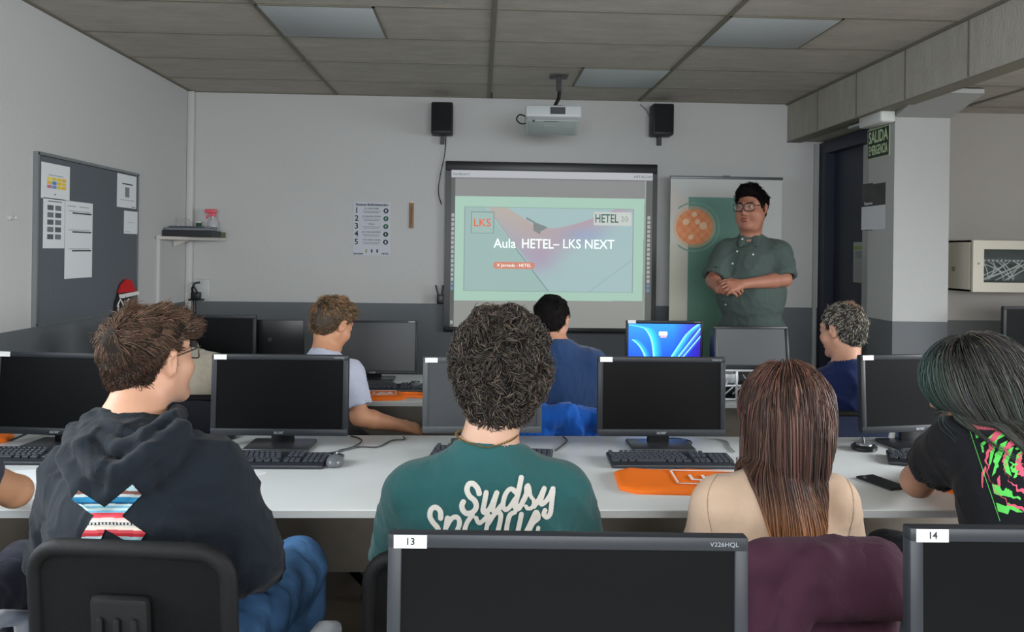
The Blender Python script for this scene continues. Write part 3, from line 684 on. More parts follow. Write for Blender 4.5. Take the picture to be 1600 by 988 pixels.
g = G(); g.box((Wc/2, 0.20, Hc*0.60), (0.48, 0.10, 0.042)).box((Wc/2, 0.20, Hc*0.28), (0.48, 0.10, 0.042)); g.box((Wc/2, Dc-0.03, Hc/2), (Wc-0.03, 0.01, Hc-0.03)); g.build('patch_panel_dark_back', mat('panel_dark', (62, 66, 66), 0.5), cb, 0)  # two patch panels, plus a dark sheet behind that shades the interior by colour
mc = mat('cable_white', (196, 200, 198), 0.5)
for k in range(15):
    xx = 0.10+k*0.028; g = G(); e = 0.06+0.45*rng.random(); 
    P = [V3(xx, 0.145, Hc*0.60), V3(xx, 0.10, Hc*0.58), V3((xx*0.6+e*0.4), 0.06+0.03*rng.random(), Hc*(0.42+0.1*rng.random())), V3(e, 0.08, Hc*0.25), V3(e, 0.12, Hc*0.22)]
    ts = np.linspace(0, 1, 12); Q = []
    for s in ts:
        W = [V3(*p) for p in P]
        while len(W) > 1: W = [W[i]*(1-s)+W[i+1]*s for i in range(len(W)-1)]
        Q.append(W[0])
    g.tube(Q, 0.0034, n=6).box(P[0]+V3(0, -0.01, 0.004), (0.012, 0.02, 0.01)); g.build('patch_cable', mc, cb, 60)
cable('black cable loop hanging under the network cabinet', [(3.66, 4.95, 1.26), (3.62, 4.93, 1.2), (3.61, 4.93, 1.14), (3.66, 4.93, 1.09), (3.74, 4.95, 1.08)], 0.006)

# ------------------------------------------------------------------ desks
m_top = mat('desk_top', (212, 216, 216), 0.38, noise=0.02, nscale=4); m_edge = mat('desk_edge', (186, 188, 187), 0.5)
m_leg = mat('desk_leg', (96, 98, 100), 0.5, 0.3); m_mod = mat('desk_panel', (132, 124, 114), 0.65, noise=0.05)
def desk(label, x0, x1, y0, y1, ztop=0.73, panel=None, group=None):
    t = empty('desk', ((x0+x1)/2, (y0+y1)/2, 0), label, 'desk', group)
    w, d = x1-x0, y1-y0
    G().box((0, 0, ztop-0.0125), (w, d, 0.025), r=0.006).build('worktop', m_top, t)
    G().box((0, -d/2-0.0005, ztop-0.014), (w, 0.003, 0.020)).build('edge_band', m_edge, t, 0)
    if panel:
        G().box((0, panel[0]-(y0+y1)/2, (ztop-0.03+panel[1])/2), (w-0.1, 0.018, ztop-0.03-panel[1])).build('modesty_panel', m_mod, t, 0)
    for sx in (-1, 1):
        for sy in (-1, 1):
            G().box((sx*(w/2-0.05), sy*(d/2-0.06), (ztop-0.025)/2), (0.04, 0.04, ztop-0.025)).build('leg', m_leg, t, 0)
    return t
desk('long white desk running across the middle of the room', -2.24, 2.42, 2.295, 3.215, panel=(2.92, 0.30))
desk('white desk in the front row nearest the whiteboard, left half', -2.2, 0.30, 3.93, 4.78, panel=(4.10, 0.25))
desk('white desk in the front row nearest the whiteboard, right half', 0.305, 1.98, 3.93, 4.78, panel=(4.10, 0.25))
desk('white desk under the two near monitors', -0.75, 1.75, 0.62, 1.27, panel=(1.22, 0.30))

# ------------------------------------------------------------------ monitors
m_bez = mat('monitor_bezel', (32, 35, 40), 0.45, spec=0.35); m_scr = mat('monitor_screen', (9, 9, 10), 0.40, spec=0.09)
m_lab = mat('label_white', (222, 224, 222), 0.6); m_logo = mat('logo_silver', (150, 155, 160), 0.35, 0.6)
def monitor(label, base, yaw=0.0, W=0.51, H=0.302, top=0.35, tilt=0.0, lab=None, screen=None, group=None, wide=0.02, logo=True, tag_=True, backm=None, neck=True, bez=None):
    t = empty('monitor', base, label, 'monitor', group, (0, 0, yaw))
    zc = top-H/2; R = Rx(-tilt); c0 = V3(0, 0, zc); bz = bez or m_bez
    def T(p): return tuple(c0+R@V3(*p))
    g = G(); b, bb = wide, wide+0.006
    for (cc, dd) in (((0, 0, H/2-b/2), (W, 0.024, b)), ((0, 0, -H/2+bb/2), (W, 0.024, bb)), ((-W/2+b/2, 0, (bb-b)/2), (b, 0.0235, H-b-bb+0.004)), ((W/2-b/2, 0, (bb-b)/2), (b, 0.0235, H-b-bb+0.004))):
        g.box(T(cc), dd, R=R, r=0.003)
    g.box(T((0, 0.014, 0)), (W-0.01, 0.02, H-0.01), R=R, r=0.005).box(T((0, 0.033, -0.01)), (W*0.6, 0.03, H*0.6), R=R, r=0.012)
    g.build('casing', bz, t)
    s = G().box(T((0, -0.004, 0.003)), (W-2*b+0.002, 0.006, H-b-bb+0.002), R=R).build('screen', screen or m_scr, t, 0)
    if neck:
        G().box((0, 0.045, (top-H*0.45)/2+0.005), (0.085, 0.022, top-H*0.45), r=0.006).build('stand_neck', bk, t)
        G().box((0, 0.01, 0.007), (0.24, 0.17, 0.014), r=0.006).build('stand_base', mat('stand_dark', (44, 46, 50), 0.35), t)
    if logo:
        text('logo', 'acer', 0.018, T((0, -0.0125, -H/2+bb*0.5)), XD, R@V3(0, 0, 1), m_logo, t, bold=0.0004, xs=1.2)
        text('model_marking', 'V226HQL', 0.009, T((W/2-0.035, -0.0125, H/2-b*0.5)), XD, R@V3(0, 0, 1), m_logo, t, xs=1.1)
    if tag_:
        a = T((-W/2+0.032, -0.0128, H/2-b*0.52)); sc = G().box(a, (0.047, 0.001, 0.0185), R=R).build('number_sticker', m_lab, t, 0)
        if lab: text('sticker_number', lab, 0.014, (a[0], a[1]-0.0008, a[2]), XD, R@V3(0, 0, 1), mat('ink_dark', (30, 32, 36), 0.6), t, depth=0.0002, bold=0.0004)
    return t
def onmid(x, y): p = atz(x, y, 0.73); return (p[0], p[1], 0.7302)
MG = 'monitors on the middle desk row'
monitor('dark monitor on the middle desk left of boy in black hoodie', onmid(92, 699), -0.12, tilt=0.10, group=MG, W=0.505)
monitor('dark monitor on the middle desk between black hoodie and green tee', onmid(437, 700), -0.02, tilt=0.03, group=MG)
monitor('monitor on the middle desk half hidden behind curly head', onmid(753, 699), 0.02, W=0.455, top=0.345, tilt=-0.05, H=0.29, group=MG, screen=mat('screen_pale_sheen', (58, 60, 63), 0.45, spec=0.4), bez=mat('bezel_grey', (66, 70, 74), 0.45))  # screen painted grey in place of the bright window's reflection
monitor('dark monitor on the middle desk left of long-haired woman', onmid(1032, 700), 0.0, W=0.495, tilt=0.02, group=MG, lab=None)
monitor('dark monitor on the middle desk in front of green-haired student', onmid(1432, 697), 0.16, tilt=0.06, top=0.362, group=MG)
NG = 'two near monitors with number stickers'
p = at(888, 828, 1.13)
monitor('large near monitor with sticker 13 at bottom centre', (p[0], 1.13, 0.7302), -0.035, tilt=0.03, lab='13', group=NG, W=0.514, top=0.345)
p = at(1690, 812, 1.13)
monitor('near monitor with sticker 14 at the bottom right corner', (p[0], 1.13, 0.7302), -0.03, tilt=0.03, lab='14', group=NG, W=0.514, top=0.353)
# front row
m_scr2 = mat('screen_sheen', (48, 50, 53), 0.42, spec=0.5)  # paler base colour stands in for a reflection on the screen
p = at(583, 590, 4.55); monitor('monitor on the front desk beside boy in grey tee', (p[0]-0.0, 4.55, 0.7302), 0.0, W=0.50, top=0.342, tilt=0.10, tag_=False, screen=m_scr2, wide=0.012)
p = at(334, 590, 4.45); monitor('black monitor on the front desk far left beside laptop', (p[0], 4.45, 0.7302), 0.0, W=0.46, top=0.375, tilt=0.0, tag_=False, logo=False, bez=mat('bezel_black', (27, 29, 32), 0.5), screen=mat('screen_black', (12, 14, 16), 0.5, spec=0.15))
m_w11 = mat('wallpaper_screen', (10, 20, 60), 0.3, attr='col', emit='attr', estr=0.9)
p = at(1037, 590, 4.62)
mo = monitor('monitor on the front desk showing a blue swirl desktop', (p[0], 4.62, 0.7302), 0.0, W=0.455, H=0.285, top=0.352, tilt=0.0, tag_=True, wide=0.014)
def bloom(u, v):
    X, Y = u*100, (1-v)*60
    f = np.clip(Y/60, 0, 1)[:, None]; c = np.array([16, 120, 214.])*(1-f)+np.array([10, 60, 224.])*f
    r = np.clip((X-62)/38, 0, 1)[:, None]; c = c*(1-r)+np.array([44, 20, 150.])*r
    def band(fx, w, col, glow=4):
        nonlocal c
        d = X-fx(Y); m = ((d > 0) & (d < w))[:, None]; e = np.clip(d/w, 0, 1)[:, None]
        c = np.where(m, np.array(col)*(1-e)+c*e, c); c = np.where((abs(d) < 1.0)[:, None], np.array([130, 226, 250.]), c)
    band(lambda y: 36-22*np.exp(-y/14.0)-(np.clip(8-y, 0, 9))**2*0.5, 13, [40, 190, 214])
    band(lambda y: 28-24*np.exp(-np.clip(y-22, 0, 99)/16.0)-200*(y < 23), 9, [40, 180, 230])
    band(lambda y: 52+(60-y)*0.62+np.clip(20-y, 0, 20)**2*0.02, 11, [60, 206, 226])
    band(lambda y: 60+(60-y)*0.74, 7, [90, 160, 240])
    band(lambda y: 66+(60-y)*0.80, 5, [60, 110, 230])
    lg = (X > 42) & (X < 54) & (Y > 11) & (Y < 17); c[lg] = (226, 226, 232); c[(X > 44) & (X < 53) & (Y > 18) & (Y < 20)] = (226, 150, 130)
    return c
me = cgrid((-0.213, -0.0078, 0.352-0.285+0.022), XD, ZD, 200, 120, 0.426, 0.245, bloom); me.materials.append(m_w11); link('desktop_picture', me, mo)
# old monitor with a deep casing, tilted
p = at(1172, 592, 4.5)
t = monitor('black-framed monitor tilted back on front desk before the presenter', (p[0]+0.005, 4.5, 0.7302), 0.06, W=0.445, H=0.30, top=0.335, tilt=0.16, tag_=False, logo=False, wide=0.017, bez=mat('bezel_black2', (16, 17, 19), 0.4), screen=mat('screen_sheen2', (70, 73, 76), 0.5, spec=0.5))  # screen colour lightened to imitate reflected light
G().box((-0.15, 0.07, 0.2), (0.13, 0.10, 0.2), r=0.03).build('back_shell', bk, t)
p = at(1567, 487, 4.75)
m = monitor('black monitor at the right edge in front of beige cabinet wall', (p[0]+0.13, 4.6, 0.79), 0.0, W=0.47, H=0.31, top=0.40, tilt=0.0, tag_=False, logo=False, bez=mat('bezel_black', (27, 29, 32), 0.5), screen=mat('screen_black', (20, 23, 25), 0.4))
sd = empty('side_table', (3.27, 4.62, 0), 'low grey side table under the monitor by the right wall', 'table')
G().box((0, 0, 0.777), (0.8, 0.4, 0.025), r=0.004).build('table_top', m_top, sd)
for a in (-1, 1):
    for b in (-1, 1): G().box((a*0.37, b*0.17, 0.382), (0.04, 0.04, 0.765)).build('leg', m_leg, sd, 0)
# laptop
p = at(432, 590, 4.4); t = empty('laptop', (p[0], 4.36, 0.7302), 'open black laptop on the front desk seen from behind lid', 'laptop', rot=(0, 0, PI))
lb = mat('laptop_black', (14, 15, 18), 0.35)
t.location = (p[0]-0.035, 4.52, 0.815)
G().box((0, 0.12, 0.009), (0.32, 0.22, 0.018), r=0.005).build('base', lb, t)
G().box((0, -0.012, 0.135), (0.32, 0.009, 0.255), R=Rx(0.10), r=0.004).build('lid', lb, t)
G().lathe((-0.03, -0.020, 0.15), [(0.012, 0), (0.012, 0.002)], n=16, ax='y').build('lid_logo', mat('logo_dim', (36, 40, 50), 0.3), t)
st = empty('laptop_stand', (p[0]-0.035, 4.62, 0.7302), 'low dark riser under the open black laptop', 'stand')
G().box((0, 0, 0.078), (0.34, 0.24, 0.010), r=0.003).build('shelf', bk, st)
for a in (-0.15, 0.15): G().box((a, 0, 0.0365), (0.012, 0.22, 0.073)).build('leg', bk, st, 0)
t.rotation_euler = (0, 0, 0)

# ------------------------------------------------------------------ keyboards, mice, hubs
def kb_proto():
    t = empty('keyboard', (0, 0, 0), 'x', 'keyboard')
    G().box((0, 0, 0.009), (0.44, 0.155, 0.016), R=Rx(0.05), r=0.006).build('body', mat('keyboard_body', (40, 43, 50), 0.5), t)
    g = G()
    def row(y, xs):
        for (x, w) in xs: g.box((x, y, 0.0205+(y)*0.05), (w-0.003, 0.0150, 0.008), R=Rx(0.05), r=0.002, seg=1)
    for j, y in enumerate((0.040, 0.0205, 0.0015, -0.0175, -0.0365)):
        xs = [(-0.205+k*0.0190+0.004*(j % 3), 0.0190) for k in range(14)]
        if j == 4: xs = [(-0.20, 0.028), (-0.17, 0.024), (-0.143, 0.024), (-0.075, 0.105), (-0.005, 0.024), (0.022, 0.024), (0.052, 0.028)]
        xs += [(0.087+k*0.0190, 0.0190) for k in range(3) if not (j == 2)]+[(0.152+k*0.0190, 0.0190) for k in range(4)]
        row(y, xs)
    row(0.064, [(-0.205, 0.017)]+[(-0.165+k*0.0180, 0.017) for k in range(12)]+[(0.087+k*0.0190, 0.017) for k in range(3)])
    g.build('keys', mat('keyboard_keys', (62, 66, 74), 0.45), t, 30)
    G().box((0, -0.0745, 0.0085), (0.40, 0.004, 0.005)).build('front_lip', mat('keyboard_lip', (112, 118, 126), 0.4), t, 0)
    return t
kb = kb_proto(); KG = 'black keyboards on the white desks'
def kbp(first, x, y, rz, label, z=0.73): p = atz(x, y, z); return place(kb, (p[0], p[1], z+0.0003), rz, label, KG, first)
kbp(True, 412, 724, -0.01, 'black keyboard in front of monitor between hoodie and green tee')
kbp(False, 40, 718, -0.02, 'black keyboard left of the boy in black hoodie')
kbp(False, 1047, 724, -0.02, 'black keyboard above the orange bag by long-haired woman')
kbp(False, 768, 715, -0.14, 'black keyboard mostly hidden behind curly-haired boy')
kbp(False, 1492, 729, -0.42, 'black keyboard half hidden behind the student with green hair')
p = atz(610, 598, 0.73)
place(kb, (p[0], 4.26, 0.7303), 0.0, 'black keyboard on front desk above the orange bag', KG)
def mouse_proto():
    t = empty('mouse', (0, 0, 0), 'x', 'mouse')
    n = 20; prof = [(0, 0.0), (0.9, 0.003), (1.0, 0.010), (0.93, 0.020), (0.75, 0.029), (0.45, 0.035), (0.0, 0.037)]
    v = []; f = []
    for (r, z) in prof:
        for j in range(n): q = 2*PI*j/n; v.append((0.030*max(r, .02)*math.cos(q)*(1-0.10*math.sin(q)), 0.053*max(r, .02)*math.sin(q), z*(1-0.15*math.sin(q))))
    for i in range(len(prof)-1):
        for j in range(n): f.append((i*n+j, i*n+(j+1) % n, (i+1)*n+(j+1) % n, (i+1)*n+j))
    f.append(tuple(reversed(range(n)))); f.append(tuple(range(len(v)-n, len(v))))
    G().add(v, f).build('shell', mat('mouse_grey', (96, 100, 104), 0.28), t, 60)
    G().box((-0.0125, 0.022, 0.0275), (0.021, 0.046, 0.012), R=Rx(-0.32), r=0.005).box((0.0125, 0.022, 0.0275), (0.021, 0.046, 0.012), R=Rx(-0.32), r=0.005).build('buttons', mat('mouse_black', (22, 23, 26), 0.25), t)
    G().lathe((-0.003, 0.022, 0.034), [(0.007, 0), (0.007, 0.006)], n=14, ax='x').build('wheel', mat('wheel_grey', (170, 174, 178), 0.4), t)
    return t
ms = mouse_proto(); MGR = 'black and grey mice on the desks'
p = atz(524, 727, 0.73); place(ms, (p[0], p[1], 0.7302), -0.05, 'grey and black mouse right of the keyboard beside green tee', MGR, True)
p = atz(652, 601, 0.73); place(ms, (p[0], 4.30, 0.7302), 0.1, 'mouse on the front desk right of the keyboard', MGR)
def puck(label, x, y, Yf=None):
    p = atz(x, y, 0.73); t = empty('usb_hub', (p[0], p[1], 0.7302), label, 'usb hub', 'round black hubs at the back of the middle desk')
    G().lathe((0, 0, 0), [(0.044, 0), (0.048, 0.004), (0.048, 0.014), (0.040, 0.021), (0.02, 0.023)], n=28).build('body', mat('mouse_black', (22, 23, 26), 0.25), t)
    G().lathe((0, 0, 0.0), [(0.030, 0.020), (0.030, 0.0245), (0.018, 0.026)], n=24).build('ring', mat('hub_silver', (180, 184, 186), 0.2, 0.7), t)
    G().cyl((0, 0.0, 0.02), (0.0, 0.01, 0.045), 0.005, n=10).build('plug', bk, t)
    return t
puck('round black hub under the left edge of middle monitor beside hoodie', 349, 685); puck('round black hub on desk right of the long-haired woman', 1350, 703)
# cables lying on the middle desk
cg = mat('cable_dark', (44, 46, 48), 0.5); cl = mat('cable_light', (120, 124, 124), 0.5)
def dc(label, pts, m=cg, r=0.0028, z=0.7335): cable(label, [V3(atz(x, y, 0.73)[0], atz(x, y, 0.73)[1], z) for x, y in pts], r, m, group='cables lying on the middle desk')
dc('dark mouse cable curving on desk right of the middle left monitor', [(524, 713), (530, 706), (552, 700), (565, 691), (560, 686), (548, 683)])
dc('long grey cable winding toward the boy in grey tee', [(500, 712), (530, 707), (560, 700), (590, 700), (612, 690), (632, 688), (630, 684)])
dc('thin dark cable beside the stand of monitor left of woman', [(1058, 705), (1075, 700), (1080, 692), (1062, 687), (1040, 686)])
dc('thin grey cable on desk left of long brown hair', [(1148, 708), (1140, 700), (1136, 692), (1120, 688), (1100, 687)], cl)
dc('grey cable from round hub to the right monitor', [(1352, 694), (1345, 688), (1375, 690), (1405, 700), (1425, 696)], cl, 0.004)
dc('thin cable at the desk edge right of the curly head', [(880, 684), (886, 690), (878, 698), (868, 706)])
dc('thin dark cable behind the left monitor', [(16, 690), (30, 684), (42, 679)])
# white connector beside the right monitor
p = atz(1393, 690, 0.73); t = empty('cable_plug', (p[0], p[1], 0.7302), 'white cable plug standing at foot of the right monitor', 'plug')
G().box((0, 0, 0.02), (0.022, 0.014, 0.04), r=0.004, R=Ry(0.15)).build('plug_body', mat('plug_white', (200, 202, 200), 0.4), t); G().cyl((0.003, 0, 0.035), (0.012, 0, 0.075), 0.004, n=8).build('strain_relief', cl, t)
# phone
p = atz(1377, 756, 0.73); t = empty('smartphone', (p[0], p[1], 0.7302), 'black smartphone lying on desk right of the woman', 'phone', rot=(0, 0, 0.30))
G().box((0, 0, 0.004), (0.073, 0.15, 0.008), r=0.0035, seg=3).build('case', mat('phone_case', (28, 29, 31), 0.3), t)
G().box((0, 0, 0.0082), (0.067, 0.143, 0.0008)).build('screen', mat('phone_screen', (14, 15, 18), 0.12), t, 0)
# papers
p = atz(396, 745, 0.73); t = empty('paper_sheet', (p[0]-0.02, p[1], 0.7302), 'white paper corner beside hoodie elbow on the desk', 'paper', rot=(0, 0, -0.5))
G().box((-0.08, 0.0, 0.0015), (0.21, 0.12, 0.003)).build('sheet', mat('paper_white', (226, 230, 234), 0.7), t, 0)
p = atz(50, 742, 0.73); t = empty('paper_sheet', (p[0], p[1]-0.02, 0.7302), 'white paper on the desk left of the black hoodie', 'paper', rot=(0, 0, 0.3))
G().box((0, 0, 0.0015), (0.12, 0.15, 0.003)).build('sheet', mat('paper_white', (226, 230, 234), 0.7), t, 0)

# ------------------------------------------------------------------ orange bags (folded flat)
m_or = mat('bag_orange', (255, 122, 14), 0.65, noise=0.03, nscale=20, bump=0.3, bscale=500); m_or2 = mat('bag_white', (236, 232, 226), 0.6)
def bag(label, c, w, d, rz, logo=True, corner=0.05, handle=False, z=0.73, group='folded orange bags on the desks'):
    t = empty('tote_bag', (c[0], c[1], z+0.0003), label, 'bag', group, (0, 0, rz))
    a, b, k = w/2, d/2, corner; poly = [(-a+k, -b), (a-k, -b), (a, -b+k*.8), (a, b-k*.8), (a-k*.8, b), (-a+k*.8, b), (-a, b-k*.8), (-a, -b+k*.8)]
    # soft cushion-like profile
    lay = [(1.0, 0.0), (1.012, 0.005), (0.99, 0.012), (0.93, 0.017), (0.80, 0.020)]
    v = []; f = []; n = 8
    pol = []
    for i in range(n):
        x0_, y0_ = poly[i]; x1_, y1_ = poly[(i+1) % n]
        for s in np.linspace(0, 1, 7)[:-1]: pol.append((x0_+(x1_-x0_)*s, y0_+(y1_-y0_)*s))
    n = len(pol)
    for s, zz in lay:
        for (x, y) in pol: v.append((x*s, y*s, max(0, zz+0.0025*math.sin(23*x+9*y)*s*(zz > 0))))
    for i in range(len(lay)-1):
        for j in range(n): f.append((i*n+j, i*n+(j+1) % n, (i+1)*n+(j+1) % n, (i+1)*n+j))
    v.append((0, 0, 0.021)); ci = len(v)-1; L0 = (len(lay)-1)*n
    for j in range(n): f.append((L0+j, L0+(j+1) % n, ci))
    f.append(tuple(reversed(range(n))))
    G().add(v, f).build('cloth', m_or, t, 50)
    zz = 0.0238
    if logo:
        g = G()
        lw, lh = w*0.22, d*0.62; cx = w*0.05+0.02
        for (p1_, p2_) in (((cx-lw, -lh/2), (cx+lw, -lh/2)), ((cx+lw, -lh/2), (cx+lw, lh/2)), ((cx+lw, lh/2), (cx-lw, lh/2)), ((cx-lw, lh/2), (cx-lw, -lh/2))):
            dx, dy = p2_[0]-p1_[0], p2_[1]-p1_[1]; g.box(((p1_[0]+p2_[0])/2, (p1_[1]+p2_[1])/2, zz), (abs(dx)+0.006, abs(dy)+0.006, 0.0012))
        g.build('logo_frame', m_or2, t, 0)
        text('lettering', 'LKS', d*0.34, (cx-0.0, -0.01, zz), (1, 0, 0), (0, 1, 0), m_or2, t, bold=0.0012)
        text('lettering', 'NEXT', d*0.12, (cx-0.0, -d*0.24, zz), (1, 0, 0), (0, 1, 0), m_or2, t, bold=0.0006)
    if handle:
        G().tube([(a-0.03, 0.03, 0.014), (a+0.05, 0.05, 0.009), (a+0.12, 0.02, 0.008), (a+0.14, -0.03, 0.008), (a+0.06, -0.05, 0.01), (a-0.03, -0.04, 0.014)], 0.008, n=6).build('handle', m_or, t, 60)
    return t
p = atz(1085, 757, 0.73); bag('orange folded bag with white framed logo left of the woman', (p[0], p[1]), 0.50, 0.245, -0.07)
p = atz(1498, 762, 0.73); bag('orange folded bag behind the elbow of green-haired student', (p[0]+0.02, p[1]+0.03), 0.24, 0.20, 0.5, False)
p = atz(-10, 690, 0.73); bag('orange folded bag at the far left edge of middle desk', (p[0]-0.07, p[1]), 0.24, 0.16, 0.2, False)
p = atz(590, 617, 0.73); bag('orange folded bag with handle on the front desk', (p[0], 4.03), 0.30, 0.19, 0.12, True, 0.04, True, group='folded orange bags on the desks')
# open computer case on the front desk
p = at(1160, 605, 4.05); t = empty('open_computer_case', (p[0]+0.01, 4.09, 0.7302), 'opened silver computer case with exposed parts between monitor and woman', 'computer case')
ms_ = mat('case_silver', (186, 190, 194), 0.35, 0.5); md_ = mat('case_dark', (20, 21, 24), 0.5)
g = G(); W_, D_, H_ = 0.34, 0.20, 0.155
for (cc, dd) in (((0, 0, 0.004), (W_, D_, 0.008)), ((0, D_/2, H_/2), (W_, 0.006, H_))): g.box(cc, dd)
g.build('shell', md_, t, 0)
g = G()
for z in (0.008, H_*0.5, H_): g.box((0, -D_/2, z), (W_, 0.012, 0.012), r=0.003)
for x in (-W_/2, -W_*0.18, W_*0.2, W_/2): g.box((x, -D_/2, H_/2), (0.012, 0.012, H_), r=0.003)
for x in (-W_/2, W_/2): g.box((x, 0, H_), (0.012, D_, 0.012), r=0.003)
g.build('frame', ms_, t)
G().box((-0.10, -0.02, 0.11), (0.10, 0.12, 0.05), r=0.004).build('drive', ms_, t)
G().box((0.07, 0.0, 0.05), (0.11, 0.13, 0.06), r=0.004).build('power_supply', mat('psu', (90, 94, 98), 0.4, 0.4), t)
G().lathe((0.07, -0.066, 0.05), [(0.03, 0), (0.03, -0.008), (0.012, -0.012)], n=20, ax='y').build('fan', md_, t)
g = G()
for k in range(6): g.tube([(-0.15+0.04*k, -0.07, 0.03), (-0.12+0.04*k, -0.10, 0.07), (-0.10+0.05*k, -0.08, 0.10), (-0.06+0.03*k, -0.02, 0.12)], 0.004, n=6)
g.build('wires', mat('wires_light', (190, 192, 190), 0.5), t, 60)

# ------------------------------------------------------------------ chairs
m_cb = mat('chair_black', (13, 13, 14), 0.65, spec=0.18, bump=0.2, bscale=300); m_cm = mat('chair_mesh', (13, 13, 14), 0.9, spec=0.12, bump=0.6, bscale=500); m_ca = mat('chair_arm_grey', (160, 164, 172), 0.4)
def chair(label, x, y, yaw=0.0, w=0.44, top=0.95, arms=True, simple=False, seat=0.46, fab=None, lean=0.06):
    t = empty('office_chair', (x, y, 0), label, 'chair', None, (0, 0, yaw))
    fb = fab or m_cm
    G().box((0, 0.20, seat-0.035), (0.47, 0.45, 0.07), r=0.03, seg=3).build('seat', fb, t)
    hb = top-0.56; R = Rx(lean)
    # back: rounded panel with frame
    def rr(w_, h_, r, n=6):
        o_ = []
        for (cx, cz, q0) in ((w_/2-r, h_/2-r, 0), (-w_/2+r, h_/2-r, PI/2), (-w_/2+r, -h_/2+r, PI), (w_/2-r, -h_/2+r, 1.5*PI)):
            for k in range(n+1): q = q0+k*PI/2/n; o_.append((cx+r*math.cos(q), cz+r*math.sin(q)))
        return o_
    def curve(pl, yoff):
        return [R@V3(a, yoff+0.10*(a/w)**2*(-1)*-1*0.6, b)+V3(0, -0.04, top-hb/2) for a, b in pl]
    g = G(); outer = curve(rr(w, hb, 0.055), 0.0)
    g.tube(outer, 0.016, n=10, closed=True)
    g.build('back_frame', m_cb, t, 60)
    # panel, slightly curved
    nx, nz = 14, 10; v = []; f = []
    for s in (0, 1):
        for i in range(nx+1):
            for j in range(nz+1):
                a = (i/nx-0.5)*(w-0.012); b = (j/nz-0.5)*(hb-0.012)
                # shrink corners
                ex = max(0, abs(a)-(w/2-0.055)); ez = max(0, abs(b)-(hb/2-0.055)); q = math.hypot(ex, ez)
                if q > 0.05: a -= math.copysign(ex*(1-0.05/q), a); b -= math.copysign(ez*(1-0.05/q), b)
                v.append(R@V3(a, 0.06*(a/w)**2+(0.012 if s else -0.006), b)+V3(0, -0.04, top-hb/2))
    K_ = (nx+1)*(nz+1)
    for s in (0, 1):
        for i in range(nx):
            for j in range(nz):
                q = (s*K_+i*(nz+1)+j, s*K_+(i+1)*(nz+1)+j, s*K_+(i+1)*(nz+1)+j+1, s*K_+i*(nz+1)+j+1); f.append(q if s == 0 else q[::-1])
    G().add(v, f).build('backrest', fb, t, 60)
    if not simple:
        # central ribbed bracket behind the back
        g = G(); g.box(R@V3(0, -0.022, -0.02)+V3(0, -0.04, top-hb/2), (0.105, 0.022, hb*0.74), R=R, r=0.010)
        for k in (-0.03, 0, 0.03): g.box(R@V3(k, -0.034, -0.03)+V3(0, -0.04, top-hb/2), (0.013, 0.014, hb*0.62), R=R, r=0.005)
        g.build('back_bracket', m_cb, t)
    G().tube([(0, -0.07, top-hb*0.8), (0, -0.09, seat+0.02), (0, -0.02, seat-0.07), (0, 0.12, seat-0.08)], 0.02, n=8).build('back_stem', m_cb, t, 60)
    if arms:
        for s in (-1, 1):
            G().tube([(s*0.25, -0.02, seat+0.16), (s*0.262, 0.0, seat+0.22), (s*0.27, 0.06, seat+0.243), (s*0.275, 0.20, seat+0.235), (s*0.275, 0.28, seat+0.20), (s*0.27, 0.30, seat+0.12), (s*0.255, 0.24, seat+0.0), (s*0.22, 0.2, seat-0.04)], [0.014, 0.017, 0.019, 0.019, 0.018, 0.016, 0.015, 0.014], n=10).build('armrest', m_ca, t, 60)
    G().cyl((0, 0.18, 0.10), (0, 0.18, seat-0.07), 0.025, n=12).build('gas_column', m_cb, t)
    for k in range(5):
        q = 2*PI*k/5+0.3; e = V3(0.27*math.cos(q), 0.18+0.27*math.sin(q), 0.065)
        l_ = G().tube([(0, 0.18, 0.11), (e[0]*0.5, 0.18+(e[1]-0.18)*0.5, 0.095), e], [0.024, 0.02, 0.014], n=8).build('base_leg', m_cb, t, 60)
        G().lathe((e[0]-0.01, e[1], 0.03), [(0.028, 0), (0.03, 0.01), (0.028, 0.02)], n=14, ax='x').build('caster', bk, l_)
    return t
p = at(209, 850, 1.43)
chair('black office chair with grey arms under boy in hoodie', p[0], 1.47, -0.10, w=0.352, top=p[2]-0.005, lean=0.10)
p = at(765, 870, 1.62); chair('dark chair behind the near monitor under curly-haired boy', p[0], 1.63, 0.0, w=0.48, top=p[2]+0.01, arms=False)
p = at(1275, 850, 1.66); chair('chair under the burgundy sweatshirt and long-haired woman', p[0], 1.64, 0.0, w=0.29, top=p[2]-0.03, arms=False, simple=True)
p = at(1600, 850, 1.85); chair('chair under the student in black printed tee at right', p[0]+0.02, 1.72, 0.2, w=0.42, top=0.80, arms=False, simple=True)
chair('chair with grey armrest at the left edge of the picture', -1.27, 1.50, 0.0, w=0.42, top=0.84, arms=True, simple=True)
m_nv = mat('chair_navy', (22, 26, 38), 0.9, bump=0.3, bscale=200); m_nv2 = mat('chair_blue', (26, 38, 66), 0.9, bump=0.3, bscale=200)
p = at(285, 628, 3.33); chair('dark navy chair behind bending person in beige shirt', p[0], 3.44, 0.05, w=0.44, top=p[2], arms=False, simple=True, fab=m_nv)
p = at(470, 628, 3.4); chair('dark chair under the boy in grey tee', p[0]+0.13, 3.40, 0.0, w=0.42, top=0.64, arms=False, simple=True, fab=m_nv)
p = at(890, 640, 3.33); chair('chair under the blue jacket of man in navy shirt', p[0], 3.44, 0.0, w=0.44, top=p[2]-0.02, arms=False, simple=True, fab=m_nv)
p = at(1345, 655, 3.33); chair('dark blue chair under grey-haired man', p[0], 3.44, -0.05, w=0.46, top=p[2]+0.005, arms=False, simple=True, fab=m_nv2)

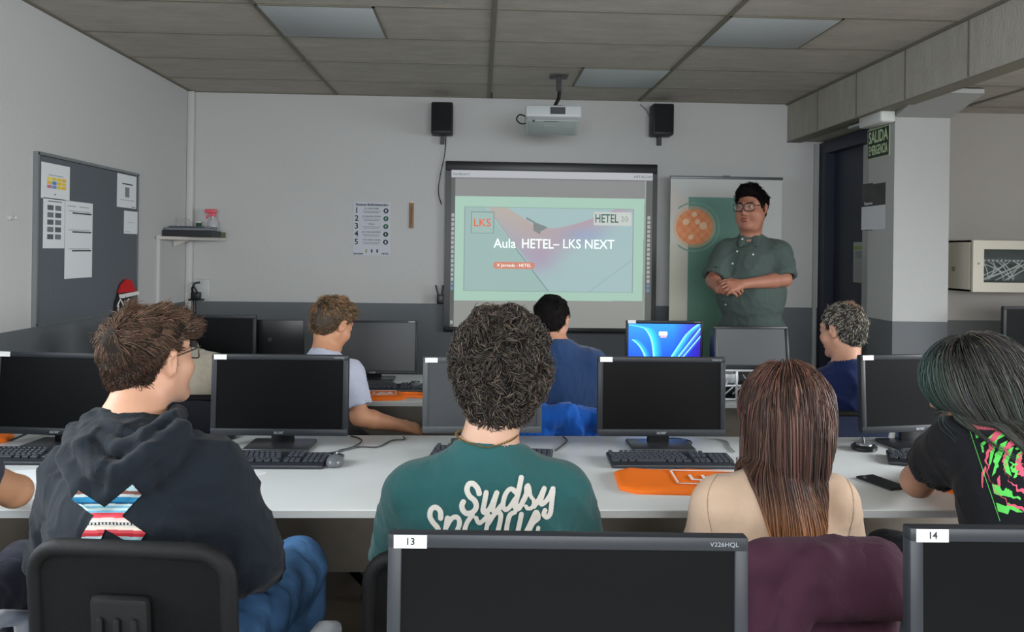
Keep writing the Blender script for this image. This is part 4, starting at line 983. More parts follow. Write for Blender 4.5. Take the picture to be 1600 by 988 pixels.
# ------------------------------------------------------------------ organic sculpting: signed distance fields -> smooth surface
def smin(a, b, k):
    if k <= 0: return np.minimum(a, b)
    h = np.maximum(k-np.abs(a-b), 0)/k; return np.minimum(a, b)-h*h*k*0.25
def smax(a, b, k): return -smin(-a, -b, k)
class SDF:
    def __init__(s): s.P = []
    def add(s, fn, lo, hi, k=0.02, op='u'): s.P.append((fn, np.asarray(lo, float), np.asarray(hi, float), k, op)); return s
    def rc(s, a, b, ra, rb, k=0.02, op='u', flat=None, fs=1.0):
        a = V3(*a); b = V3(*b); ab = b-a; L = max(ab@ab, 1e-9); R = max(ra, rb)*max(1, fs)
        fl = nrm(flat) if flat is not None else None
        def f(P):
            Q = P-a
            if fl is None:
                t = np.clip(Q@ab/L, 0, 1); d = np.sqrt(((Q-t[:, None]*ab)**2).sum(1)); return d-(ra+(rb-ra)*t)
            t = np.clip(Q@ab/L, 0, 1); D = Q-t[:, None]*ab; c = D@fl; D = D+((1/fs-1)*c)[:, None]*fl
            return (np.sqrt((D**2).sum(1))-(ra+(rb-ra)*t))*min(1, (1+fs)/2)
        return s.add(f, np.minimum(a, b)-R, np.maximum(a, b)+R, k, op)
    def chain(s, pts, rs, k=0.02, op='u'):
        for i in range(len(pts)-1): s.rc(pts[i], pts[i+1], rs[i], rs[i+1], k, op)
        return s
    def el(s, c, r, R=None, k=0.02, op='u'):
        c = V3(*c); r = V3(*r); M = np.eye(3) if R is None else np.asarray(R)
        m = r.max()
        def f(P):
            q = (P-c)@M; k0 = np.sqrt(((q/r)**2).sum(1)); k1 = np.sqrt(((q/(r*r))**2).sum(1)); return k0*(k0-1)/np.maximum(k1, 1e-6)
        return s.add(f, c-m, c+m, k, op)
    def bx(s, c, h, R=None, rad=0.02, k=0.02, op='u'):
        c = V3(*c); h = V3(*h); M = np.eye(3) if R is None else np.asarray(R); m = np.linalg.norm(h)+rad
        def f(P):
            q = np.abs((P-c)@M)-(h-rad); return np.sqrt((np.maximum(q, 0)**2).sum(1))+np.minimum(q.max(1), 0)-rad
        return s.add(f, c-m, c+m, k, op)
    def cut(s, c, n, k=0.004):       # keep the side opposite to n
        c = V3(*c); n = nrm(n); return s.add(lambda P: (P-c)@n, [-1e3]*3, [1e3]*3, k, 'i')
    def fn(s, f, k=0.0, op='i'): return s.add(f, [-1e3]*3, [1e3]*3, k, op)
    def warp(s, f): s.P.append((f, None, None, 0, 'd')); return s
    def __call__(s, P):
        D = np.full(len(P), 1.0)
        for f, lo, hi, k, op in s.P:
            if op == 'd': m = D < 0.06; D[m] += f(P[m]); continue
            if op == 'i': D = smax(D, f(P), k); continue
            mg = k+0.10
            m = ((P > lo-mg) & (P < hi+mg)).all(1)
            if not m.any(): continue
            d = f(P[m]); D[m] = smin(D[m], d, k) if op == 'u' else smax(D[m], -d, k)
        return D
    def bounds(s):
        lo = np.min([p[1] for p in s.P if p[4] == 'u'], 0); hi = np.max([p[2] for p in s.P if p[4] == 'u'], 0); return lo, hi
    def mesh(s, h, pad=0.03):
        lo, hi = s.bounds(); lo = lo-pad; hi = hi+pad
        n = np.ceil((hi-lo)/h).astype(int)+1; ax = [lo[i]+h*np.arange(n[i]) for i in range(3)]
        D = np.full(n, 1.0)
        for f, a, b, k, op in s.P:
            if op in ('d', 'i'):
                m = np.abs(D) < 0.08 if op == 'd' else D < 0.08
                ii = np.nonzero(m); P = np.stack([ax[0][ii[0]], ax[1][ii[1]], ax[2][ii[2]]], 1)
                if op == 'd': D[ii] += f(P)
                else: D[ii] = smax(D[ii], f(P), k)
                continue
            mg = k+2.5*h
            i0 = np.clip(np.floor((a-mg-lo)/h).astype(int), 0, n); i1 = np.clip(np.ceil((b+mg-lo)/h).astype(int)+1, 0, n)
            if (i1 <= i0).any(): continue
            sl = tuple(slice(i0[q], i1[q]) for q in range(3))
            X, Y, Z = np.meshgrid(ax[0][sl[0]], ax[1][sl[1]], ax[2][sl[2]], indexing='ij')
            d = f(np.stack([X.ravel(), Y.ravel(), Z.ravel()], 1)).reshape(X.shape)
            D[sl] = smin(D[sl], d, k) if op == 'u' else smax(D[sl], -d, k)
        return snet(D, lo, h)
def snet(D, org, h):
    ins = D < 0; nx, ny, nz = D.shape
    cnt = np.zeros((nx-1, ny-1, nz-1), np.int8)
    offs = [(i, j, k) for i in (0, 1) for j in (0, 1) for k in (0, 1)]
    for (i, j, k) in offs: cnt += ins[i:nx-1+i, j:ny-1+j, k:nz-1+k]
    act = (cnt > 0) & (cnt < 8); ids = np.full(act.shape, -1, np.int64); C = np.argwhere(act); ids[tuple(C.T)] = np.arange(len(C))
    S_ = np.zeros((len(C), 3)); W = np.zeros(len(C))
    for a in offs:
        for ax in range(3):
            if a[ax]: continue
            b = list(a); b[ax] = 1
            A = C+a; B = C+b; da = D[tuple(A.T)]; db = D[tuple(B.T)]; m = (da < 0) != (db < 0)
            t = np.where(m, da/np.where(m, da-db, 1), 0); p = np.array(a, float)[None]+t[:, None]*(np.array(b)-np.array(a))[None]
            S_ += p*m[:, None]; W += m
    V = org+(C+S_/W[:, None])*h
    F = []
    for ax in range(3):
        o1, o2 = [(1, 2), (2, 0), (0, 1)][ax]
        sl0 = [slice(1, -1)]*3; sl0[ax] = slice(0, -1); sl1 = list(sl0); sl1[ax] = slice(1, None)
        a = ins[tuple(sl0)]; b = ins[tuple(sl1)]; E_ = np.argwhere(a != b)
        if not len(E_): continue
        st = a[tuple(E_.T)]; E_ = E_+np.array([1 if q != ax else 0 for q in range(3)])
        d1 = np.zeros(3, int); d1[o1] = 1; d2 = np.zeros(3, int); d2[o2] = 1
        q = np.stack([ids[tuple((E_-d1-d2).T)], ids[tuple((E_-d2).T)], ids[tuple(E_.T)], ids[tuple((E_-d1).T)]], 1)
        q[~st] = q[~st][:, ::-1]; q = q[(q >= 0).all(1)]; F.append(q)
    return V, np.concatenate(F)
def wnoise(P, f, seed=0):
    """cheap smooth noise, about -1..1"""
    r = np.random.default_rng(seed); o = np.zeros(len(P)); Q = P*f
    for i in range(5):
        d = nrm(r.normal(size=3)); e = nrm(r.normal(size=3)); ph = r.random()*6.28
        o += np.sin(Q@d*(1+0.35*i)+1.6*np.sin(Q@e*0.8+ph)+ph)
    return o/2.6
def smesh(name, V, F, m, parent, col=None):
    root = parent
    while root.parent: root = root.parent
    V = V-np.array(root.location); me = fastmesh(name, V, F, col); me.materials.append(m); return link(name, me, parent)
def sculpt(name, sdf, h, m, parent, pad=0.03): V, F = sdf.mesh(h, pad); return smesh(name, V, F, m, parent)

# ------------------------------------------------------------------ strands (hair)
def strands(P, R0, R1, sides=3):
    """P (n, k, 3) polylines -> one tube mesh"""
    n, k, _ = P.shape; T = np.gradient(P, axis=1); T /= np.maximum(np.linalg.norm(T, axis=2, keepdims=True), 1e-9)
    up = np.random.default_rng(3).normal(size=(n, 1, 3)); A = np.cross(T, up); A /= np.maximum(np.linalg.norm(A, axis=2, keepdims=True), 1e-9); B = np.cross(T, A)
    r = np.linspace(0, 1, k)[None, :, None]; rr = (R0*(1-r)+R1*r)*np.minimum(1, 1.0)
    V = np.stack([P+rr*(math.cos(2*PI*j/sides)*A+math.sin(2*PI*j/sides)*B) for j in range(sides)], 2)
    idx = np.arange(n*k*sides).reshape(n, k, sides); nx = np.roll(idx, -1, axis=2)
    F = np.stack([idx[:, :-1], nx[:, :-1], nx[:, 1:], idx[:, 1:]], -1).reshape(-1, 4)
    return V.reshape(-1, 3), F
def sample(V, F, n, r):
    A = V[F[:, 0]]; B = V[F[:, 1]]; C = V[F[:, 2]]; D_ = V[F[:, 3]]; N = np.cross(C-A, D_-B); ar = np.linalg.norm(N, axis=1); N /= np.maximum(ar, 1e-12)[:, None]
    i = r.choice(len(F), n, p=ar/ar.sum()); u, v = r.random((2, n, 1))
    return A[i]*(1-u)*(1-v)+B[i]*u*(1-v)+C[i]*u*v+D_[i]*(1-u)*v, N[i]
def unit(a): return a/np.maximum(np.linalg.norm(a, axis=-1, keepdims=True), 1e-9)
def hcolor(base, n, r, var=0.18, tips=None, k=1):
    c = np.array(base, float)[None]*(1+var*r.normal(size=(n, 1)))*(1+0.04*r.normal(size=(n, 3)))
    return np.clip(c, 3, 250)

def frame_of(yaw, pitch=0, roll=0):
    """columns right, forward, up; yaw turns from +Y toward +X"""
    return Rz(-yaw)@Rx(pitch)@Ry(roll)

# ------------------------------------------------------------------ head, hand, body
def head_sdf(S, c, R, s=1.0, neck=None, nr=0.056, fat=False):
    T = lambda p: V3(*c)+R@(V3(*p)*s)
    def el(p, r, k=0.02, op='u', A=None): S.el(T(p), V3(*r)*s, R if A is None else R@A, k, op)
    def rc(a, b, ra, rb, k=0.02, op='u'): S.rc(T(a), T(b), ra*s, rb*s, k, op)
    el((0, -0.014, 0.035), (0.075, 0.094, 0.084)); el((0, 0.028, -0.035), (0.061, 0.062, 0.076), 0.03)
    for q in (-1, 1): rc((q*0.052, -0.004, -0.048), (q*0.018, 0.066, -0.100), 0.020, 0.015, 0.03)
    el((0, 0.071, -0.100), (0.022, 0.018, 0.017), 0.02)
    if fat:
        for q in (-1, 1): el((q*0.048, 0.030, -0.050), (0.032, 0.042, 0.048), 0.03)
        rc((-0.03, 0.035, -0.105), (0.03, 0.035, -0.105), 0.030, 0.030, 0.03)
    if neck is not None:
        S.rc(T((0, -0.025, -0.05)), neck, nr*s, nr*1.08, 0.03)
    rc((0, 0.086, 0.012), (0, 0.106, -0.026), 0.008, 0.013, 0.012)
    for q in (-1, 1):
        el((q*0.011, 0.096, -0.034), (0.009, 0.011, 0.008), 0.006)
        rc((q*0.012, 0.085, 0.030), (q*0.044, 0.072, 0.030), 0.011, 0.009, 0.02)
        S.el(T((q*0.031, 0.094, 0.010)), V3(0.019, 0.016, 0.013)*s, R, 0.014, 's')
        el((q*0.031, 0.078, 0.009), (0.0155, 0.0125, 0.0125), 0.004)
        el((q*0.040, 0.058, -0.030), (0.024, 0.024, 0.022), 0.03)
        A = Rz(-q*0.35)@Rx(-0.15)
        el((q*0.083, -0.006, 0.000), (0.0075, 0.020, 0.033), 0.010, 'u', A)
        S.el(T((q*0.092, 0.000, 0.003)), V3(0.006, 0.011, 0.020)*s, R@A, 0.006, 's')
        rc((q*0.088, 0.006, 0.024), (q*0.089, -0.020, 0.014), 0.0035, 0.0035, 0.004); rc((q*0.089, -0.020, 0.014), (q*0.084, -0.014, -0.020), 0.0035, 0.004, 0.004)
    el((0, 0.090, -0.060), (0.023, 0.012, 0.0055), 0.006); el((0, 0.088, -0.071), (0.020, 0.012, 0.0065), 0.005)
    S.el(T((0, 0.104, -0.0655)), V3(0.020, 0.010, 0.0012)*s, R, 0.002, 's')
def hand_sdf(S, w, fwd, nd, side, s=1.0, curl=(0.35, 0.4, 0.45, 0.5), tcurl=0.3, spread=0.06):
    """w wrist, fwd towards the knuckles, nd back-of-hand normal, side: +1 thumb on (fwd x nd) side"""
    fwd = nrm(fwd); nd = nrm(nd-np.dot(nd, fwd)*fwd); rt = np.cross(fwd, nd)*side; w = V3(*w)
    S.rc(w, w+fwd*0.03*s, 0.024*s, 0.026*s, 0.02, flat=nd, fs=0.72)
    for q in (-0.022, 0.0, 0.022): S.rc(w+fwd*0.025*s+rt*q*0.7*s, w+fwd*0.082*s+rt*q*1.15*s, 0.0165*s, 0.0145*s, 0.012, flat=nd, fs=0.75)
    L = [0.070, 0.078, 0.072, 0.057]
    for i in range(4):
        q = 0.031-0.0205*i; b = w+fwd*(0.088-0.004*abs(i-1))*s+rt*q*s; d = nrm(fwd+rt*spread*(1.5-i)); a = 0.0; p = b
        for j, fr in enumerate((0.45, 0.30, 0.25)):
            a += curl[i]*(1.0 if j else 0.8); dd = d*math.cos(a)-nd*math.sin(a); e = p+dd*L[i]*fr*s
            S.rc(p, e, (0.0092-0.0010*j)*s, (0.0084-0.0010*j)*s, 0.004); p = e
    b = w+fwd*0.022*s+rt*0.022*s; d = nrm(fwd*0.75+rt*0.65-nd*0.35); p = b
    for j, (l, r1) in enumerate(((0.040, 0.0145), (0.032, 0.011), (0.026, 0.0095))):
        e = p+d*l*s; S.rc(p, e, r1*s, (r1-0.0015)*s, 0.008); p = e; d = nrm(d+fwd*tcurl-rt*tcurl*0.7-nd*0.1)

SKIN = {}
def skin(n, c): return mat('skin_'+n, tuple(k*0.87 for k in c), 0.5, spec=0.35, noise=0.05, nscale=14, bump=0.12, bscale=260)
def cloth(n, c, bump=0.35, bs=420, sheen=0.15, noise=0.03, fb=0.45):
    new = 'cloth_'+n not in MATS; m = mat('cloth_'+n, c, 0.88, spec=0.2, bump=bump, bscale=bs, sheen=sheen, noise=noise, nscale=30)
    if new and fb: fold_bump(m, strength=fb)
    return m
m_eye = mat('eye_white', (214, 208, 202), 0.2); m_iris = mat('iris_dark', (40, 28, 20), 0.15)

class Person:
    def __init__(s, label, base, J, sk, **k):
        s.J = {a: V3(*b) for a, b in J.items()}; s.sk = sk; s.k = k
        s.t = empty('person', base, label, 'person', k.get('group'))
        J = s.J; s.R = frame_of(k.get('hyaw', 0), k.get('hpitch', 0), k.get('hroll', 0)); s.hs = k.get('hs', 1.0)
        s.up = nrm(J['nk']-J['pv']); s.rt = nrm(J['sr']-J['sl']); s.fw = nrm(np.cross(s.up, s.rt)); s.rt = nrm(np.cross(s.fw, s.up))
        s.TR = np.stack([s.rt, s.fw, s.up], 1)
    def T(s, p): return s.J['hd']+s.R@(V3(*p)*s.hs)
    def torso(s, S, g=0.0, w=1.0, d=1.0, low=True, k=0.06):
        J = s.J; W = np.linalg.norm(J['sr']-J['sl'])/2; c = s.k.get('chest', 0.105)*d
        mid = (J['sl']+J['sr'])/2; L = J['nk']-J['pv']; D_ = np.linalg.norm(L)
        # trapezius, shoulders, chest, belly, hips
        S.rc(J['nk']-s.up*0.012-s.fw*0.01, J['sl']+s.up*0.012-s.rt*-0.02, 0.042+g, 0.046+g, k); S.rc(J['nk']-s.up*0.012-s.fw*0.01, J['sr']+s.up*0.012+s.rt*-0.02, 0.042+g, 0.046+g, k)
        ch = mid-s.up*0.13+s.fw*s.k.get('hunch', 0.0)
        S.el(ch, (W*1.02*w+g, c+g, 0.20+g), s.TR, k)
        S.el(mid-s.up*0.07-s.fw*0.015, (W*0.98*w+g, c*0.85+g, 0.10+g), s.TR, k)
        S.el(J['pv']+L*0.42, (W*0.84*w*s.k.get('waist', 1.0)+g, c*0.98*s.k.get('belly', 1.0)+g, 0.21+g), s.TR, k)
        if low: S.el(J['pv']+s.up*0.02, (0.165*s.k.get('hips', 1.0)+g, 0.115+g, 0.13+g), s.TR, k)
    def body(s, h=0.006, hands=True, arm=1.0, hk=None):
        J = s.J; S = SDF(); head_sdf(S, J['hd'], s.R, s.hs, J['nk'], s.k.get('nr', 0.054), s.k.get('fat', False))
        s.torso(S, -0.006)
        for q in 'lr':
            S.rc(J['s'+q], J['e'+q], 0.048*arm, 0.039*arm, 0.03); m = J['e'+q]*0.72+J['w'+q]*0.28
            S.rc(J['e'+q], m, 0.038*arm, 0.041*arm, 0.02); S.rc(m, J['w'+q], 0.041*arm, 0.026*arm, 0.015)
            S.rc(J['pv']+s.rt*0.085*(1 if q == 'r' else -1), J['k'+q], 0.075, 0.052, 0.03); S.rc(J['k'+q], J['a'+q], 0.050, 0.036, 0.02)
            if hands:
                f = J.get('f'+q); f = nrm(J['w'+q]-J['e'+q]) if f is None else f
                n = J.get('n'+q, V3(0, 0, 1)); kw = (hk or {}).get(q, {})
                hand_sdf(S, J['w'+q], f, n, -1 if q == 'r' else 1, s.k.get('hsz', 1.0), **kw)
        s.B = S; s.bo = sculpt('body', S, h, s.sk, s.t); return s.bo
    def shirt(s, m, sleeve='short', g=0.010, h=0.007, hem=None, slen=0.72, fold=0.004, name='shirt', post=None, ring=True, extra=None, arm=1.0, neckr=0.062, k=0.05, ff=26, seed=1, nlow=0.0, w=1.0, cuff=0.0):
        J = s.J; S = SDF(); s.torso(S, g, w=w, k=k)
        for q in 'lr':
            a, e, w_ = J['s'+q], J['e'+q], J['w'+q]
            if sleeve == 'short':   # open-ended tube
                d = nrm(e-a); c = a+(e-a)*slen; r0_, r1_ = 0.056*arm+g, 0.052*arm+g; L_ = np.linalg.norm(e-a)*slen
                def sf(P, a=a, d=d, c=c, r0_=r0_, r1_=r1_, L_=L_):
                    x = (P-a)@d; xc = np.clip(x, 0, L_*1.3); D = np.sqrt(((P-a-xc[:, None]*d)**2).sum(1)); rr = r0_+(r1_-r0_)*np.clip(x/L_, 0, 1)
                    o = np.maximum(D-rr, x-L_); inn = np.maximum(D-(rr-0.008), (L_-0.035)-x); return np.maximum(o, -inn)
                S.add(sf, np.minimum(a, c)-r0_-0.02, np.maximum(a, c)+r0_+0.02, 0.035)
            else:
                S.rc(a, e, 0.056*arm+g, 0.048*arm+g, 0.04); S.rc(e, w_, 0.047*arm+g, 0.033*arm+g, 0.02)
        if extra: extra(S)
        if fold:
            up = s.up
            def wf(P):
                Q = (P-s.J['pv'])@s.TR; n1 = wnoise(Q*V3(1.15, 1, 0.75)+0.25*Q[:, [2, 0, 1]], ff, seed); n2 = wnoise(Q*V3(0.8, 1, 1.3), ff*1.9, seed+5); r1 = np.clip(1-1.6*np.abs(n1), 0, 1); r2 = np.clip(1-1.8*np.abs(n2), 0, 1)
                return -fold*(0.9*r1**1.6-0.3)-fold*0.45*(r2**1.5-0.25)
            S.warp(wf)
        # neck opening
        nk = J['nk']; ax = nrm(nrm(J['hd']-nk)*0.9+s.up*0.2)
        def rad(P): x = (P-nk)@ax; return x, np.sqrt(np.maximum(((P-nk)**2).sum(1)-x*x, 0))
        if ring:
            def cf(P): x, q = rad(P); return np.maximum(np.maximum(q-(neckr+0.004), x-0.018), -0.06-x)
            S.add(cf, nk-neckr-0.03, nk+neckr+0.03, 0.015)
            def cs(P): x, q = rad(P); return np.maximum(q-(neckr-0.004+0.25*np.clip(x-0.02, 0, 1)), -0.002-x)
            S.add(cs, nk-0.12, nk+0.25, 0.003, 's')
        else: S.rc(nk+ax*(0.014+nlow), nk+ax*0.30, neckr, neckr*1.5, 0.006, 's')
        if post: post(S)
        if hem is not None: S.cut(V3(0, 0, hem), (0, 0, -1))
        s.S = S; s.so = sculpt(name, S, h, m, s.t); s.SV, s.SF = s.last = (np.array([v.co[:] for v in s.so.data.vertices])+np.array(s.t.location), None)
        return s.so
    def trousers(s, m, g=0.012, h=0.009, fold=0.006, shoe=None, name='trousers', seed=3):
        J = s.J; S = SDF(); S.el(J['pv'], (0.165+g, 0.12+g, 0.12+g), s.TR, 0.05)
        for q in 'lr':
            hp = J['pv']+s.rt*0.085*(1 if q == 'r' else -1)
            S.rc(hp, J['k'+q], 0.080+g, 0.060+g, 0.05); S.rc(J['k'+q], J['a'+q], 0.058+g, 0.048+g, 0.03)
        if fold: S.warp(lambda P: fold*(1-2*np.abs(wnoise(P, 24, seed)))*0.6+fold*0.3*wnoise(P, 60, seed+1))
        sculpt(name, S, h, m, s.t)
        if shoe:
            for q in 'lr':
                S = SDF(); a = J['a'+q]; f = nrm(s.fw*V3(1, 1, 0)); z = 0.045
                S.rc((a[0], a[1], z+0.005), (a[0]+f[0]*0.15, a[1]+f[1]*0.15, z-0.005), 0.042, 0.038, 0.02); S.rc((a[0], a[1], z), (a[0], a[1], 0.10), 0.042, 0.045, 0.02)
                S.cut((0, 0, 0.004), (0, 0, -1)); sculpt('shoe', S, 0.008, shoe, s.t)
    # ---- hair
    def cap(s, t=0.012, line=None, bulk=(), noise=0.0, nf=60, h=0.005, sub=None, zmul=1.0):
        """hair volume: skull grown by t, kept above the hairline; line = [(y, z)...] in head space"""
        S = SDF(); S.el(s.T((0, -0.014, 0.035)), (V3(0.075, 0.094, 0.084)+t)*s.hs, s.R, 0.02)
        S.rc(s.T((0, -0.045, -0.03)), s.T((0, -0.04, -0.055)), (0.052+t*0.6)*s.hs, (0.047+t*0.5)*s.hs, 0.04)
        for (c, r, kk) in bulk: S.el(s.T(c), V3(*r)*s.hs, s.R, kk)
        if noise: S.warp(lambda P: noise*wnoise(P, nf, 11))
        L = np.array(line or [(-0.12, -0.075), (-0.06, -0.075), (-0.03, -0.045), (-0.018, 0.005), (0.0, 0.030), (0.028, 0.012), (0.040, 0.045), (0.06, 0.062), (0.12, 0.078)])
        hd, R, hs = s.J['hd'], s.R, s.hs
        def reg(P):
            q = (P-hd)@R/hs; return (np.interp(q[:, 1], L[:, 0], L[:, 1])-q[:, 2])*0.75*hs
        S.fn(reg, 0.006)
        s.H = S; s.HV, s.HF = S.mesh(h); return s.HV, s.HF
    def hair(s, m, base, strandsets, name='hair', var=0.2):
        r = np.random.default_rng(5); V = [s.HV]; F = [s.HF]; C = [np.tile(np.array(base, float)[None]*0.4, (len(s.HV), 1))]; n = len(s.HV)
        for (v, f, c) in strandsets: V.append(v); F.append(f+n); C.append(c); n += len(v)
        return smesh(name, np.concatenate(V), np.concatenate(F), m, s.t, np.concatenate(C))
    def short(s, n, L, base, whorl=(0.01, -0.085, 0.085), lift=0.35, jit=0.5, r0=0.0009, r1=0.0004, steps=6, seed=1, grav=0.0, var=0.22, flow=None, lens=None, hl=None):
        r = np.random.default_rng(seed); P, N = sample(s.HV, s.HF, n, r); Wp = s.T(whorl); d = unit(P-Wp)
        if flow is not None: d = unit(d+flow(((P-s.J['hd'])@s.R)/s.hs)@s.R.T)
        d = unit(d-(d*N).sum(1, keepdims=True)*N); # tangent
        J_ = r.normal(size=P.shape)*jit; J_ -= (J_*N).sum(1, keepdims=True)*N
        clump = np.stack([wnoise(P, 70, 21), wnoise(P, 70, 22), wnoise(P, 70, 23)], 1)*0.5
        d = unit(d+J_*0.35+clump+N*lift); ll = L*(0.6+0.6*r.random((n, 1)))
        if lens is not None: ll = ll*lens(((P-s.J['hd'])@s.R)/s.hs)[:, None]
        out = [P-N*0.003]; p = P.copy(); dd = d
        for i in range(steps):
            p = p+dd*ll/steps; dd = unit(dd-N*lift*0.45+V3(0, 0, -grav)); out.append(p)
        X = np.stack(out, 1); v, f = strands(X, r0, r1)
        c = hcolor(base, n, r, var); q = (wnoise(P, 45, 31)[:, None])*0.12+1; c = c*q
        if hl is not None: c = hl(c, ((P-s.J['hd'])@s.R)/s.hs, r)
        return v, f, np.repeat(c, X.shape[1]*3, 0)
    def curls(s, n, L, base, rad=0.007, turns=1.6, r0=0.0012, seed=2, var=0.25, out=0.5):
        r = np.random.default_rng(seed); P, N = sample(s.HV, s.HF, n, r)
        cl = np.stack([wnoise(P, 55, 41), wnoise(P, 55, 42), wnoise(P, 55, 43)], 1); t = unit(np.cross(N, cl+r.normal(size=P.shape)*0.25)); b = np.cross(N, t)
        k = 13; th = np.linspace(0, 1, k)[None, :, None]; ph = (wnoise(P, 80, 44)*3+r.normal(size=n)*0.5)[:, None, None]; a = th*turns*2*PI+ph
        rr = rad*(0.6+0.8*r.random((n, 1, 1)))
        X = P[:, None]-N[:, None]*0.002+N[:, None]*(th*out*L+rr*(1-np.cos(a))*0.8)+t[:, None]*th*L+b[:, None]*rr*np.sin(a)
        v, f = strands(X, r0, r0*0.5); c = hcolor(base, n, r, var); return v, f, np.repeat(c, k*3, 0)
    def glasses(s, m, lm=None, w=0.033, hh=0.021, y=0.104, rt=0.0017):
        g = G(); off = np.array(s.t.location)
        for q in (-1, 1):
            pts = []
            for a in np.linspace(0, 2*PI, 21)[:-1]:
                ca, sa = math.cos(a), math.sin(a); e = 0.55
                pts.append(s.T((q*0.034+math.copysign(abs(ca)**e, ca)*w*0.80, y-0.004*abs(ca)*q*ca, 0.006+math.copysign(abs(sa)**e, sa)*hh))-off)
            g.tube(pts, rt, n=6, closed=True)
            g.tube([s.T((q*0.062, y-0.002, 0.016))-off, s.T((q*0.078, y-0.03, 0.017))-off, s.T((q*0.086, 0.0, 0.014))-off, s.T((q*0.084, -0.018, 0.0))-off], rt*0.95, n=6)
        g.tube([s.T((-0.009, y, 0.011))-off, s.T((0, y+0.002, 0.014))-off, s.T((0.009, y, 0.011))-off], 0.0016, n=6)
        o = g.build('glasses', m, s.t, 60)
        for q in (-1, 1):
            gl = G(); pts = [s.T((q*0.034+math.cos(a)*w*0.78, y, 0.006+math.sin(a)*hh*0.95))-off for a in np.linspace(0, 2*PI, 17)[:-1]]
            gl.add(pts+[p-s.R@V3(0, 0.0012, 0) for p in pts], [tuple(range(16)), tuple(reversed(range(16, 32)))]); gl.build('lens', mat('lens_clear', (200, 205, 205), 0.15, alpha=0.05, spec=0.1), o, 0)
    def eyes(s):
        off = np.array(s.t.location)
        for q in (-1, 1):
            S = SDF(); S.el(s.T((q*0.031, 0.0800, 0.0085)), V3(0.0125, 0.0125, 0.0052)*s.hs, s.R, 0.0); V, F = S.mesh(0.0022, 0.004); e = smesh('eye', V, F, m_eye, s.t)
            S = SDF(); S.el(s.T((q*0.031+0.001, 0.0905, 0.0085)), V3(0.0062, 0.0035, 0.0056)*s.hs, s.R, 0.0); V, F = S.mesh(0.0018, 0.004); smesh('iris', V, F, m_iris, e)
    def decal(s, target, x0, y0, x1, y1, step, fn, name, m, off=0.0022, parent=None):
        """printed motif lying on the cloth: the sheet is draped onto the garment surface"""
        me = target.data; loc = np.array(s.t.location)
        bv = BVHTree.FromPolygons([tuple(v.co) for v in me.vertices], [tuple(p.vertices) for p in me.polygons])
        xs = np.arange(x0, x1+step, step); ys = np.arange(y0, y1+step, step); XX, YY = np.meshgrid(xs, ys, indexing='ij')
        mask, col = fn(XX.ravel(), YY.ravel()); mask = mask.reshape(XX.shape)
        need = mask.copy(); idx = -np.ones(XX.shape, int); V = []; C = []; o = Vector((-loc[0], -loc[1], EYE-loc[2]))
        for i in range(len(xs)):
            for j in range(len(ys)):
                if not mask[max(0, i-1):i+2, max(0, j-1):j+2].any(): continue
                d = Vector(ray(xs[i], ys[j])).normalized(); h = bv.ray_cast(o, d)
                if h[0] is None: continue
                n_ = h[1] if h[1].dot(d) < 0 else -h[1]
                idx[i, j] = len(V); V.append(h[0]-d*off*0.6+n_*off*0.5); C.append(col[i*len(ys)+j])
        F = []
        for i in range(len(xs)-1):
            for j in range(len(ys)-1):
                q = (idx[i, j], idx[i, j+1], idx[i+1, j+1], idx[i+1, j])
                if min(q) >= 0 and mask[i:i+2, j:j+2].all():
                    P4 = [V[a] for a in q]
                    if max((P4[0]-P4[2]).length, (P4[1]-P4[3]).length) < 0.02: F.append(q)
        V = np.array([v[:] for v in V]); me = fastmesh(name, V, np.array(F), np.array(C)); me.materials.append(m); return link(name, me, parent or target)
m_hair = mat('hair', (255, 255, 255), 0.50, spec=0.30, attr='col')
m_hairs = mat('hair_matte', (255, 255, 255), 0.7, spec=0.08, attr='col')
m_print = mat('fabric_print', (255, 255, 255), 0.8, spec=0.2, attr='col')
def seglen(px, py, pts):
    d = np.full(len(px), 1e9)
    for (a, b) in zip(pts[:-1], pts[1:]):
        a = np.array(a, float); b = np.array(b, float); ab = b-a; t = np.clip(((px-a[0])*ab[0]+(py-a[1])*ab[1])/max(ab@ab, 1e-9), 0, 1)
        d = np.minimum(d, np.hypot(px-a[0]-t*ab[0], py-a[1]-t*ab[1]))
    return d
def smooth_pts(P, n=8):
    P = [np.array(p, float) for p in P]; P = [P[0]]+P+[P[-1]]; out = []
    for i in range(1, len(P)-2):
        for s in np.linspace(0, 1, n)[:-1]:
            a, b, c, d = P[i-1], P[i], P[i+1], P[i+2]; out.append(0.5*((2*b)+(c-a)*s+(2*a-5*b+4*c-d)*s*s+(3*b-a-3*c+d)*s**3))
    return out+[P[-2]]
def inpoly(x, y, poly):
    r = np.zeros(len(x), bool); n = len(poly)
    for i in range(n):
        (x1, y1), (x2, y2) = poly[i], poly[(i+1) % n]
        if y1 == y2: continue
        c = ((y1 > y) != (y2 > y)) & (x < (x2-x1)*(y-y1)/(y2-y1)+x1); r ^= c
    return r

# ================================================================== PEOPLE
def sit(p, hipx=0.085):
    return p
